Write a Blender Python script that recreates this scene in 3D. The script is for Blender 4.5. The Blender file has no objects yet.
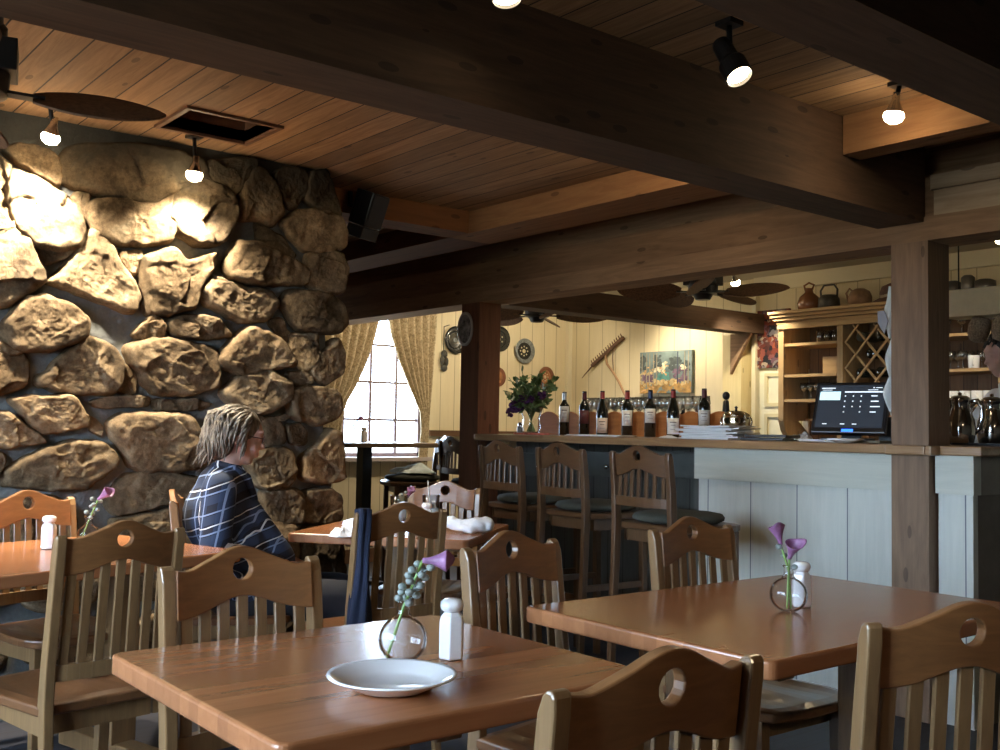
import bpy, bmesh, math, random
from mathutils import Vector, Matrix, noise
PI = math.pi
rnd = random.Random(7)
S = bpy.context.scene
COL = S.collection

# ---------------------------------------------------------------- camera (solved from the photo's vanishing lines)
F = 1033.8
YAW, PIT, ROL = -.896591, .0513400, .0175363
EYE = Vector((0, 0, 1.2))
fw = Vector((math.sin(YAW)*math.cos(PIT), math.cos(YAW)*math.cos(PIT), math.sin(PIT)))
r0 = Vector((math.cos(YAW), -math.sin(YAW), 0)); u0 = r0.cross(fw)
RT = r0*math.cos(ROL)+u0*math.sin(ROL); UP = u0*math.cos(ROL)-r0*math.sin(ROL)
cd = bpy.data.cameras.new('camera'); cam = bpy.data.objects.new('camera', cd); COL.objects.link(cam)
M4 = Matrix((RT, UP, -fw)).transposed().to_4x4(); M4.translation = EYE
cam.matrix_world = M4
cd.sensor_width = 36; cd.lens = 36*F/1000; cd.clip_start = .02; cd.clip_end = 200
S.camera = cam
# sight lines used only to measure where things stand
def ray(x, y): return fw+RT*((x-500)/F)+UP*((375-y)/F)
def PX(x, y, X): d = ray(x, y); return EYE+d*(X/d.x)
def PY(x, y, Y): d = ray(x, y); return EYE+d*(Y/d.y)
def PZ(x, y, Z): d = ray(x, y); return EYE+d*((Z-EYE.z)/d.z)
def PD(x, y, D): return EYE+ray(x, y)*D

# ---------------------------------------------------------------- materials
MATS = {}
def newmat(name):
    m = bpy.data.materials.new(name); m.use_nodes = True
    nt = m.node_tree; b = nt.nodes['Principled BSDF']
    return m, nt, b
def N(nt, t, **kw):
    n = nt.nodes.new(t)
    for k, v in kw.items(): setattr(n, k, v)
    return n
def mathn(nt, op, a, b=None, c=None):
    n = nt.nodes.new('ShaderNodeMath'); n.operation = op
    for i, v in enumerate((a, b, c)):
        if v is None: continue
        if isinstance(v, (int, float)): n.inputs[i].default_value = v
        else: nt.links.new(v, n.inputs[i])
    return n.outputs[0]
def ramp(nt, fac, stops):
    r = nt.nodes.new('ShaderNodeValToRGB'); nt.links.new(fac, r.inputs[0])
    e = r.color_ramp.elements
    while len(e) < len(stops): e.new(.5)
    for i, (p, c) in enumerate(stops): e[i].position = p; e[i].color = (*c, 1)
    return r.outputs[0]
def mixc(nt, fac, a, b, mode='MIX'):
    n = nt.nodes.new('ShaderNodeMix'); n.data_type = 'RGBA'; n.blend_type = mode
    for k, v in ((0, fac), (6, a), (7, b)):
        if isinstance(v, (int, float)): n.inputs[k].default_value = v
        elif isinstance(v, tuple): n.inputs[k].default_value = (*v, 1)
        else: nt.links.new(v, n.inputs[k])
    return n.outputs[2]
def bump(nt, b, h, s=.3, d=.01):
    n = nt.nodes.new('ShaderNodeBump'); n.inputs['Strength'].default_value = s; n.inputs['Distance'].default_value = d
    nt.links.new(h, n.inputs['Height']); nt.links.new(n.outputs[0], b.inputs['Normal'])
def noisen(nt, vec, scale, detail=5, rough=.6, dist=0):
    n = nt.nodes.new('ShaderNodeTexNoise'); n.inputs['Scale'].default_value = scale; n.inputs['Detail'].default_value = detail
    n.inputs['Roughness'].default_value = rough; n.inputs['Distortion'].default_value = dist
    if vec is not None: nt.links.new(vec, n.inputs['Vector'])
    return n.outputs[0]
def coord(nt, scale=(1, 1, 1)):
    tc = nt.nodes.new('ShaderNodeTexCoord'); mp = nt.nodes.new('ShaderNodeMapping')
    mp.inputs['Scale'].default_value = scale; nt.links.new(tc.outputs['Object'], mp.inputs[0])
    return mp.outputs[0], tc.outputs['Object']
def plain(name, c, rough=.5, metal=0, coat=0, var=.0, vs=20, em=None, es=0, trans=0, sss=0):
    if name in MATS: return MATS[name]
    m, nt, b = newmat(name)
    v, raw = coord(nt)
    f = noisen(nt, raw, vs, 3)
    lo = tuple(x*(1-var) for x in c); hi = tuple(min(1, x*(1+var)) for x in c)
    nt.links.new(ramp(nt, f, [(.3, lo), (.7, hi)]), b.inputs['Base Color'])
    b.inputs['Roughness'].default_value = rough; b.inputs['Metallic'].default_value = metal
    b.inputs['Coat Weight'].default_value = coat; b.inputs['Coat Roughness'].default_value = .1
    if trans: b.inputs['Transmission Weight'].default_value = trans
    if em: b.inputs['Emission Color'].default_value = (*em, 1); b.inputs['Emission Strength'].default_value = es
    if sss: b.inputs['Subsurface Weight'].default_value = sss; b.inputs['Subsurface Radius'].default_value = (.02, .008, .004)
    MATS[name] = m; return m
def wood(name, c1, c2, axis='Z', rough=.45, fine=1, coat=0, knots=True, board=None, gap=.004, bvar=.35, bmp=.25, seam=(.02, .012, .008)):
    """grain runs along axis; board=(axis, width) cuts the surface into boards with a dark seam"""
    if name in MATS: return MATS[name]
    m, nt, b = newmat(name)
    sc = {'X': (1.2, 14, 14), 'Y': (14, 1.2, 14), 'Z': (14, 14, 1.2)}[axis]
    sc = tuple(s*fine for s in sc)
    v, raw = coord(nt, sc)
    sep = N(nt, 'ShaderNodeSeparateXYZ'); nt.links.new(raw, sep.inputs[0])
    vec = v; rand = None
    if board:
        a = sep.outputs[board[0]]; q = mathn(nt, 'DIVIDE', a, board[1]); idx = mathn(nt, 'FLOOR', q)
        wn = N(nt, 'ShaderNodeTexWhiteNoise', noise_dimensions='1D'); nt.links.new(idx, wn.inputs['W']); rand = wn.outputs[0]
        cb = N(nt, 'ShaderNodeCombineXYZ')
        for i in range(3): nt.links.new(mathn(nt, 'MULTIPLY', rand, 37.0), cb.inputs[i])
        va = N(nt, 'ShaderNodeVectorMath', operation='ADD'); nt.links.new(v, va.inputs[0]); nt.links.new(cb.outputs[0], va.inputs[1]); vec = va.outputs[0]
    g = noisen(nt, vec, 1.6, 6, .62, 1.2)
    g2 = noisen(nt, vec, 7, 4, .7)
    gg = mathn(nt, 'ADD', mathn(nt, 'MULTIPLY', g, .75), mathn(nt, 'MULTIPLY', g2, .25))
    col = ramp(nt, gg, [(.33, c2), (.5, tuple((p+q)/2 for p, q in zip(c1, c2))), (.66, c1)])
    if knots:
        vo = N(nt, 'ShaderNodeTexVoronoi', feature='F1')
        ks = tuple(3.2 if i == 'XYZ'.index(axis) else 9 for i in range(3))
        kv, _ = coord(nt, tuple(k*1.5 for k in ks)); nt.links.new(kv, vo.inputs['Vector']); vo.inputs['Scale'].default_value = 1
        wn2 = N(nt, 'ShaderNodeSeparateColor'); nt.links.new(vo.outputs['Color'], wn2.inputs[0])
        kf = mathn(nt, 'MULTIPLY', mathn(nt, 'LESS_THAN', vo.outputs['Distance'], .16), mathn(nt, 'GREATER_THAN', wn2.outputs[0], .6))
        col = mixc(nt, mathn(nt, 'MULTIPLY', kf, .6), col, tuple(x*.35 for x in c2))
    if rand is not None:
        br = mathn(nt, 'ADD', mathn(nt, 'MULTIPLY', rand, bvar), 1-bvar/2)
        cc = N(nt, 'ShaderNodeCombineXYZ')
        for i in range(3): nt.links.new(br, cc.inputs[i])
        col = mixc(nt, 1.0, col, cc.outputs[0], 'MULTIPLY')
        fr = mathn(nt, 'FRACT', q)
        edge = mathn(nt, 'LESS_THAN', fr, gap/board[1] if gap else -1.0)
        col = mixc(nt, edge, col, seam)
    nt.links.new(col, b.inputs['Base Color'])
    b.inputs['Roughness'].default_value = rough; b.inputs['Coat Weight'].default_value = coat; b.inputs['Coat Roughness'].default_value = .15
    hgt = gg
    if rand is not None: hgt = mathn(nt, 'SUBTRACT', gg, mathn(nt, 'MULTIPLY', edge, 2.0))
    bump(nt, b, hgt, bmp, .003)
    MATS[name] = m; return m
def glassm(name='clear_glass', c=(1, 1, 1), rough=.02, base=.03):
    if name in MATS: return MATS[name]
    m, nt, b = newmat(name)
    out = nt.nodes['Material Output']; tr = N(nt, 'ShaderNodeBsdfTransparent'); gl = N(nt, 'ShaderNodeBsdfGlossy')
    tr.inputs[0].default_value = (*(x*.97 for x in c), 1); gl.inputs['Roughness'].default_value = rough+.02
    lw = N(nt, 'ShaderNodeLayerWeight'); lw.inputs[0].default_value = .10
    fac = mathn(nt, 'ADD', mathn(nt, 'MULTIPLY', lw.outputs['Fresnel'], .8), base)
    mx = N(nt, 'ShaderNodeMixShader'); nt.links.new(fac, mx.inputs[0]); nt.links.new(tr.outputs[0], mx.inputs[1]); nt.links.new(gl.outputs[0], mx.inputs[2])
    nt.links.new(mx.outputs[0], out.inputs[0]); MATS[name] = m; return m
def emit(name, c, s):
    if name in MATS: return MATS[name]
    m, nt, b = newmat(name)
    b.inputs['Base Color'].default_value = (*c, 1); b.inputs['Emission Color'].default_value = (*c, 1); b.inputs['Emission Strength'].default_value = s
    MATS[name] = m; return m

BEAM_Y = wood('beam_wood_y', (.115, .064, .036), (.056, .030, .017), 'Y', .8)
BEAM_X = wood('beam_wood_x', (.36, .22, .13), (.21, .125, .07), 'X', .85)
BEAM_PALE = wood('beam_wood_pale', (.50, .38, .26), (.34, .24, .15), 'X', .65)
POST_W = wood('post_wood', (.28, .17, .10), (.155, .092, .054), 'Z', .6)
POST_D = wood('post_wood_red', (.22, .09, .045), (.12, .045, .022), 'Z', .55)
CEIL_W = wood('ceiling_planks', (.38, .225, .115), (.20, .11, .052), 'X', .8, board=(1, .128), gap=.006, bvar=.5)
WALL_C = wood('cream_wall_boards', (.74, .65, .44), (.68, .59, .39), 'Z', .55, knots=False, board=(1, .16), gap=.006, bvar=.06, seam=(.33, .26, .15), bmp=.1)
WALL_CX = wood('cream_wall_boards_x', (.74, .65, .44), (.68, .59, .39), 'Z', .55, knots=False, board=(0, .19), gap=.006, bvar=.06, seam=(.33, .26, .15), bmp=.1)
BARP = wood('bar_front_boards', (.66, .66, .59), (.57, .58, .52), 'Z', .5, knots=False, board=(0, .27), gap=.006, bvar=.08, seam=(.15, .17, .18), bmp=.08)
BARP2 = wood('bar_front_cap_board', (.62, .62, .53), (.53, .54, .46), 'X', .5, knots=False, bmp=.08)
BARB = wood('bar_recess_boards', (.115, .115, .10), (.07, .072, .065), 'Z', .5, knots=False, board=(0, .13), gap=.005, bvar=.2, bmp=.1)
BARTOP = wood('bar_top_wood', (.42, .25, .12), (.26, .14, .065), 'X', .3, coat=.4, knots=False)
TABLE = wood('table_butcher_block', (.42, .175, .074), (.33, .132, .052), 'Y', .26, coat=.5, knots=False, board=(0, .0383), gap=0, bvar=.28, bmp=.0, fine=.8)
CH_POST = wood('chair_wood_z', (.28, .165, .072), (.185, .105, .045), 'Z', .3, coat=.7, knots=False, fine=1.5, bmp=.08)
CH_CREST = wood('chair_wood_x', (.27, .118, .04), (.16, .067, .022), 'X', .4, coat=.4, knots=False, fine=1.2, bmp=.08)
CH_SEAT = wood('chair_seat_wood', (.22, .10, .04), (.14, .06, .024), 'Y', .3, coat=.4, knots=False, board=(0, .0703), gap=0, bvar=.25, bmp=.05)
ST_Z = wood('stool_wood_z', (.13, .066, .028), (.075, .038, .017), 'Z', .35, coat=.3, knots=False, fine=1.5, bmp=.08)
ST_X = wood('stool_wood_x', (.13, .062, .026), (.075, .036, .015), 'X', .35, coat=.3, knots=False, fine=1.2, bmp=.08)
PINE = wood('hutch_pine', (.56, .38, .20), (.42, .27, .13), 'Z', .4, knots=True, bmp=.08)
PINE_X = wood('hutch_pine_x', (.54, .36, .18), (.42, .26, .12), 'X', .4, knots=False, bmp=.08)
PINE_D = wood('hutch_back_boards', (.22, .12, .06), (.14, .075, .035), 'Z', .5, knots=True, board=(0, .1), gap=.004, bmp=.1)
DARKW = wood('dark_rail_wood', (.14, .07, .035), (.08, .04, .02), 'Y', .4, knots=False)
RACKW = wood('orange_rack_wood', (.58, .22, .06), (.42, .14, .035), 'X', .4, coat=.2, knots=False)
WHITE = plain('white_ceramic', (.86, .87, .88), .12, coat=.6)
PAPER = plain('paper_white', (.82, .82, .80), .8, var=.05)
LINEN = plain('white_linen', (.80, .82, .86), .9, var=.06)
BLACK = plain('black_metal', (.015, .015, .017), .4, .3)
BLACKP = plain('black_plastic', (.012, .012, .014), .3)
CHROME = plain('polished_steel', (.62, .60, .57), .12, 1)
GLASS = glassm()
GLASSG = glassm('dark_green_glass', (.02, .05, .02), .05)
BOTTLE = plain('dark_wine_glass', (.008, .01, .008), .06, coat=1)
GREEN = plain('leaf_green', (.11, .19, .07), .5, var=.4, vs=60)
GREYG = plain('grey_green_leaf', (.24, .28, .26), .6, var=.3, vs=60)
PURPLE = plain('purple_petal', (.30, .14, .28), .5, var=.3, vs=60)
DPURPLE = plain('dark_purple_petal', (.09, .025, .13), .6, var=.4, vs=60)
SKIN = plain('skin', (.62, .36, .28), .5, var=.08, vs=30, sss=.1)

# ---------------------------------------------------------------- mesh helper
class MB:
    def __init__(s): s.b = bmesh.new()
    def box(s, x0, x1, y0, y1, z0, z1, M=None):
        vs = [s.b.verts.new((x, y, z)) for z in (z0, z1) for y in (y0, y1) for x in (x0, x1)]
        for f in ((0, 2, 3, 1), (4, 5, 7, 6), (0, 1, 5, 4), (2, 6, 7, 3), (0, 4, 6, 2), (1, 3, 7, 5)): s.b.faces.new([vs[i] for i in f])
        if M is not None:
            for v in vs: v.co = M @ v.co
        return s
    def bar(s, p, q, w, h, up=Vector((0, 0, 1))):
        p, q = Vector(p), Vector(q); d = (q-p).normalized(); a = d.cross(up)
        if a.length < 1e-4: a = d.cross(Vector((0, 1, 0)))
        a.normalize(); c = a.cross(d).normalized()
        vs = [s.b.verts.new(o+a*(i*w/2)+c*(j*h/2)) for o in (p, q) for j in (-1, 1) for i in (-1, 1)]
        for f in ((0, 2, 3, 1), (4, 5, 7, 6), (0, 1, 5, 4), (2, 6, 7, 3), (0, 4, 6, 2), (1, 3, 7, 5)): s.b.faces.new([vs[i] for i in f])
        return s
    def tube(s, pts, rad, n=10, cap=True, sx=1, sy=1):
        pts = [Vector(p) for p in pts]
        if isinstance(rad, (int, float)): rad = [rad]*len(pts)
        rings = []; pa = None
        for i, p in enumerate(pts):
            d = (pts[min(i+1, len(pts)-1)]-pts[max(i-1, 0)]).normalized()
            if pa is None:
                a = d.cross(Vector((0, 0, 1)))
                if a.length < 1e-3: a = d.cross(Vector((0, 1, 0)))
            else: a = pa-d*pa.dot(d)
            a.normalize(); pa = a; c = d.cross(a)
            rings.append([s.b.verts.new(p+(a*math.cos(2*PI*k/n)*sx+c*math.sin(2*PI*k/n)*sy)*rad[i]) for k in range(n)])
        for A, B in zip(rings, rings[1:]):
            for k in range(n): s.b.faces.new((A[k], A[(k+1) % n], B[(k+1) % n], B[k]))
        if cap:
            s.b.faces.new(list(reversed(rings[0]))); s.b.faces.new(rings[-1])
        return s
    def lathe(s, prof, n=24, c=(0, 0, 0), cap0=True, cap1=False, M=None):
        c = Vector(c); rings = []
        for r, z in prof:
            if r < 1e-5: rings.append([s.b.verts.new(c+Vector((0, 0, z)))])
            else: rings.append([s.b.verts.new(c+Vector((r*math.cos(2*PI*k/n), r*math.sin(2*PI*k/n), z))) for k in range(n)])
        for A, B in zip(rings, rings[1:]):
            if len(A) == 1 and len(B) == 1: continue
            for k in range(n):
                k2 = (k+1) % n
                if len(A) == 1: s.b.faces.new((A[0], B[k2], B[k]))
                elif len(B) == 1: s.b.faces.new((A[k], A[k2], B[0]))
                else: s.b.faces.new((A[k], A[k2], B[k2], B[k]))
        if cap0 and len(rings[0]) > 1: s.b.faces.new(list(reversed(rings[0])))
        if cap1 and len(rings[-1]) > 1: s.b.faces.new(rings[-1])
        if M is not None:
            for R_ in rings:
                for v in R_: v.co = M @ v.co
        return s
    def ell(s, c, r, n=16, M=None):
        c = Vector(c)
        if isinstance(r, (int, float)): r = (r, r, r)
        rows = []; m = n//2
        for i in range(m+1):
            t = PI*i/m
            if i in (0, m): rows.append([Vector((0, 0, math.cos(t)*r[2]))])
            else: rows.append([Vector((math.sin(t)*math.cos(2*PI*k/n)*r[0], math.sin(t)*math.sin(2*PI*k/n)*r[1], math.cos(t)*r[2])) for k in range(n)])
        rows = [[s.b.verts.new(c+(M @ v if M is not None else v)) for v in R_] for R_ in rows]
        for A, B in zip(rows, rows[1:]):
            for k in range(n):
                k2 = (k+1) % n
                if len(A) == 1: s.b.faces.new((A[0], B[k], B[k2]))
                elif len(B) == 1: s.b.faces.new((A[k2], A[k], B[0]))
                else: s.b.faces.new((A[k2], A[k], B[k], B[k2]))
        return s
    def cap(s, p, q, r1, r2, n=14):
        """tapered limb with rounded ends"""
        p, q = Vector(p), Vector(q); k = 6; pts = []; rad = []
        for i in range(k+1): pts.append(p.lerp(q, i/k)); rad.append(r1+(r2-r1)*i/k)
        s.tube(pts, rad, n); s.ell(p, r1*1.0, n); s.ell(q, r2*1.0, n); return s
    def prism(s, poly, o, ax, ay, az, t):
        """poly in plane (ax, ay) at origin o, extruded by t along az"""
        o = Vector(o); ax, ay, az = Vector(ax), Vector(ay), Vector(az)
        A = [s.b.verts.new(o+ax*x+ay*y) for x, y in poly]; B = [s.b.verts.new(v.co+az*t) for v in A]
        s.b.faces.new(list(reversed(A))); s.b.faces.new(B); n = len(A)
        for k in range(n): s.b.faces.new((A[k], A[(k+1) % n], B[(k+1) % n], B[k]))
        return s
    def grid(s, f, nu, nv, closed=False):
        V = [[s.b.verts.new(f(i/nu, j/nv)) for j in range(nv+1)] for i in range(nu+1)]
        for i in range(nu):
            for j in range(nv): s.b.faces.new((V[i][j], V[i+1][j], V[i+1][j+1], V[i][j+1]))
        return s
    def build(s, name, mat, parent=None, smooth=False, bevel=0, solid=0, remesh=0, sub=0, seg=2):
        bmesh.ops.recalc_face_normals(s.b, faces=s.b.faces)
        me = bpy.data.meshes.new(name); s.b.to_mesh(me); s.b.free()
        o = bpy.data.objects.new(name, me); COL.objects.link(o)
        for m in (mat if isinstance(mat, list) else [mat]): me.materials.append(m)
        if smooth:
            for p in me.polygons: p.use_smooth = True
        if parent is not None: o.parent = parent
        if remesh:
            md = o.modifiers.new('remesh', 'REMESH'); md.mode = 'VOXEL'; md.voxel_size = remesh; md.use_smooth_shade = True
            sm = o.modifiers.new('smooth', 'SMOOTH'); sm.iterations = 6; sm.factor = .5
        if solid:
            md = o.modifiers.new('solid', 'SOLIDIFY'); md.thickness = solid; md.offset = 0
        if bevel:
            md = o.modifiers.new('bevel', 'BEVEL'); md.width = bevel; md.segments = seg; md.limit_method = 'ANGLE'; md.angle_limit = math.radians(40)
        if sub:
            md = o.modifiers.new('sub', 'SUBSURF'); md.levels = sub; md.render_levels = sub
        return o
def empty(name, loc=(0, 0, 0), rz=0):
    o = bpy.data.objects.new(name, None); COL.objects.link(o); o.location = loc; o.rotation_euler = (0, 0, rz); o.empty_display_size = .1
    return o
def tag(o, label, cat, group=None, kind=None):
    o['label'] = label; o['category'] = cat
    if group: o['group'] = group
    if kind: o['kind'] = kind
    return o
def struct(o): o['kind'] = 'structure'; return o
def kids(o): return [c for c in COL.objects if c.parent == o]
def copy_tree(o, parent=None):
    c = o.copy(); COL.objects.link(c)
    if parent is not None: c.parent = parent
    for ch in kids(o): copy_tree(ch, c)
    return c
def face_rz(fx, fy): return math.atan2(-fx, fy)

# ---------------------------------------------------------------- room
XW, YB, XE, YS, CZ = -7.9, 7.22, 2.4, -1.4, 2.45
HC = 2.52   # ceiling above the bar
def slab(name, m, *boxes):
    b = MB()
    for q in boxes: b.box(*q)
    return struct(b.build(name, m))
FLOOR = wood('floor_dark', (.035, .035, .045), (.018, .018, .026), 'Y', .55, knots=False, board=(0, .12), gap=.004, bmp=.1)
slab('floor', FLOOR, (XW-.2, XE+.2, YS-.2, YB+.2, -.1, 0))
# ceiling with its open hatch beside the stone wall
hx0, hx1, hy0, hy1 = -4.26, -3.94, 1.55, 1.93
slab('ceiling', CEIL_W, (XW-.2, hx0, YS-.2, 4.3, CZ, CZ+.05), (hx1, XE+.2, YS-.2, 4.3, CZ, CZ+.05), (hx0, hx1, YS-.2, hy0, CZ, CZ+.05), (hx0, hx1, hy1, 4.3, CZ, CZ+.05))
BCEIL = plain('bar_ceiling_paint', (.50, .46, .37), .7, var=.08, vs=3)
slab('ceiling_bar', BCEIL, (XW-.2, XE+.2, 4.3, YB+.2, HC, HC+.05))
hb = MB(); hb.box(hx0-.02, hx0, hy0-.02, hy1+.02, CZ-.012, CZ+.25).box(hx1, hx1+.02, hy0-.02, hy1+.02, CZ-.012, CZ+.25).box(hx0, hx1, hy0-.02, hy0, CZ-.012, CZ+.25).box(hx0, hx1, hy1, hy1+.02, CZ-.012, CZ+.25).box(hx0, hx1, hy0, hy1, CZ+.25, CZ+.27)
struct(hb.build('trim_1', plain('hatch_wood', (.12, .055, .03), .6, var=.3)))
# window wall (left end of the room)
wy0, wy1, wz0, wz1 = 4.05, 5.42, .95, 2.30
slab('wall_left', WALL_C, (XW-.15, XW, YS-.2, wy0, 0, HC), (XW-.15, XW, wy1, YB+.2, 0, HC), (XW-.15, XW, wy0, wy1, 0, wz0-.05), (XW-.15, XW, wy0, wy1, wz1, HC))
slab('wall_back', WALL_CX, (XW-.2, XE+.2, YB, YB+.15, 0, HC))
# walls behind the camera, each with the daylight windows that light the room
PLAINW = plain('dark_rear_wall', (.12, .09, .06), .7, var=.1)
sy = [(-4.3, -2.6), (-2.3, -.6)]
b = MB(); b.box(XW-.2, sy[0][0], YS-.15, YS, 0, CZ).box(sy[0][1], sy[1][0], YS-.15, YS, 0, CZ).box(sy[1][1], XE+.2, YS-.15, YS, 0, CZ)
for a0, a1 in sy: b.box(a0, a1, YS-.15, YS, 0, .85).box(a0, a1, YS-.15, YS, 2.1, CZ)
struct(b.build('wall_front', PLAINW))
b = MB(); b.box(XE, XE+.15, YS, YB, 0, HC)
struct(b.build('wall_right', PLAINW))
WF = plain('window_frame_paint', (.55, .50, .52), .5)
WFD = plain('window_muntin_paint', (.22, .16, .17), .5, var=.1)
def window(name, o, ax, w, z0, z1, nv, nh, mat, depth=.05):
    """o = corner, ax = unit vector along the wall"""
    o = Vector(o); ax = Vector(ax); nrm = Vector((ax.y, -ax.x, 0)); r = empty(name, o)
    r['kind'] = 'structure'
    f = MB(); g = MB(); t = .04
    def bx(mb, u0_, u1_, a0, a1, d):
        mb.prism([(u0_, a0), (u1_, a0), (u1_, a1), (u0_, a1)], nrm*(-d/2), ax, (0, 0, 1), nrm, d)
    bx(f, 0, t, z0, z1, depth); bx(f, w-t, w, z0, z1, depth); bx(f, 0, w, z0, z0+t, depth); bx(f, 0, w, z1-t, z1, depth)
    f.build('window_frame', mat, r)
    m = MB()
    for i in range(1, nv): u = w*i/nv; bx(m, u-.0125, u+.0125, z0+t, z1-t, .025)
    for i in range(1, nh): z = z0+(z1-z0)*i/nh; bx(m, t, w-t, z-.011, z+.011, .02)
    m.build('muntin', mat, r)
    return r
# the window in view: panes of 0.27 x 0.32 m
WV = window('window_1', (XW-.06, wy0, 0), (0, 1, 0), wy1-wy0, wz0-.03, 2.56-.02 if False else wz0-.03+1.345, 5, 4, WFD)
b = MB(); b.box(XW-.02, XW+.14, wy0-.06, wy1+.02, wz0-.06, wz0-.025)
b.build('window_sill', plain('sill_paint', (.52, .45, .42), .4), None)
sill = COL.objects['window_sill']; sill.parent = WV; sill.location = -WV.location
window('window_2', (sy[0][0], YS-.07, 0), (1, 0, 0), sy[0][1]-sy[0][0], .85, 2.1, 3, 2, WF)
window('window_3', (sy[1][0], YS-.07, 0), (1, 0, 0), sy[1][1]-sy[1][0], .85, 2.1, 3, 2, WF)
# dark dado rail and baseboards
slab('trim_2', DARKW, (XW, XW+.035, 5.47, YB, 1.115, 1.17))
slab('trim_3', wood('dado_x', (.14, .07, .035), (.08, .04, .02), 'X', .4, knots=False), (XW+.035, -5.9, YB-.035, YB, 1.115, 1.17))
slab('baseboard_left', DARKW, (XW, XW+.02, YS, YB, 0, .12))
# cove moulding at the back wall under the ceiling and a corner post where the wall steps
slab('trim_4', plain('cream_gloss_paint', (.74, .68, .50), .4), (-5.52, XE, YB-.05, YB, 2.40, HC), (XW, XW+.05, YB-.05, YB, 0, HC), (-5.53, -5.49, YB-.06, YB, 0, 2.4))
# header beam over the bar: two boards face to face
slab('trim_5', BEAM_X, (XW, XE, 4.15, 4.37, 2.033, 2.136))
slab('trim_6', wood('beam_wood_x2', (.28, .165, .095), (.16, .092, .05), 'X', .85), (XW, XE, 4.17, 4.40, 2.138, 2.305))
slab('trim_7', BEAM_PALE, (-2.26, XE, 4.155, 4.17, 2.137, 2.245), (-2.27, XE, 4.145, 4.17, 2.247, 2.31))
slab('trim_21', BEAM_X, (XW, XE, 4.30, 4.40, 2.305, HC))
# great beams running from the camera to the header
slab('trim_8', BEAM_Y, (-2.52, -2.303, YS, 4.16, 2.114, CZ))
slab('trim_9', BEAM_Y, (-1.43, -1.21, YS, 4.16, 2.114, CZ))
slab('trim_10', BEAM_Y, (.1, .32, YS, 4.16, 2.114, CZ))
# cross joist
slab('trim_11', wood('joist_board', (.34, .17, .07), (.22, .10, .04), 'X', .9), (-2.303+.004, -1.434, 3.54, 3.66, 2.295, CZ), (-4.945, -2.524, 3.55, 3.85, 2.322, CZ))
slab('trim_18', wood('dark_red_joist', (.16, .06, .03), (.09, .035, .018), 'X', .9), (XW, -4.95, 3.55, 3.85, 2.322, CZ))
slab('trim_12', wood('stub_joist', (.26, .11, .04), (.16, .06, .022), 'Y', .9), (-4.95, -4.75, 2.2, 3.545, 2.322, CZ))
# beam over the bar ending on a braced post at the back wall
slab('trim_13', BEAM_Y, (-5.60, -5.42, 4.37, YB-.005, 2.035, 2.20))
b = MB(); b.box(-5.76, -5.56, YB-.16, YB, 0, 2.034)
struct(b.build('trim_14', wood('cream_post', (.72, .60, .33), (.62, .50, .26), 'Z', .5)))
bx_ = PY(731, 340, YB-.19).x
struct(MB().prism([(0, 0), (.21, 0), (0, -.34)], (bx_, YB-.20, 2.033), (1, 0, 0), (0, 0, 1), (0, 1, 0), .035).build('trim_17', BEAM_X))
# posts
RPX = PY(928.5, 400, 4.151).x; RPY = PX(949.5, 400, RPX).y
slab('trim_15', POST_W, (-2.456, RPX, 4.151, RPY, 0, 2.034))
slab('trim_16', POST_D, (-5.62, -5.422, 4.151, 4.33, 0, 2.034))

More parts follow.
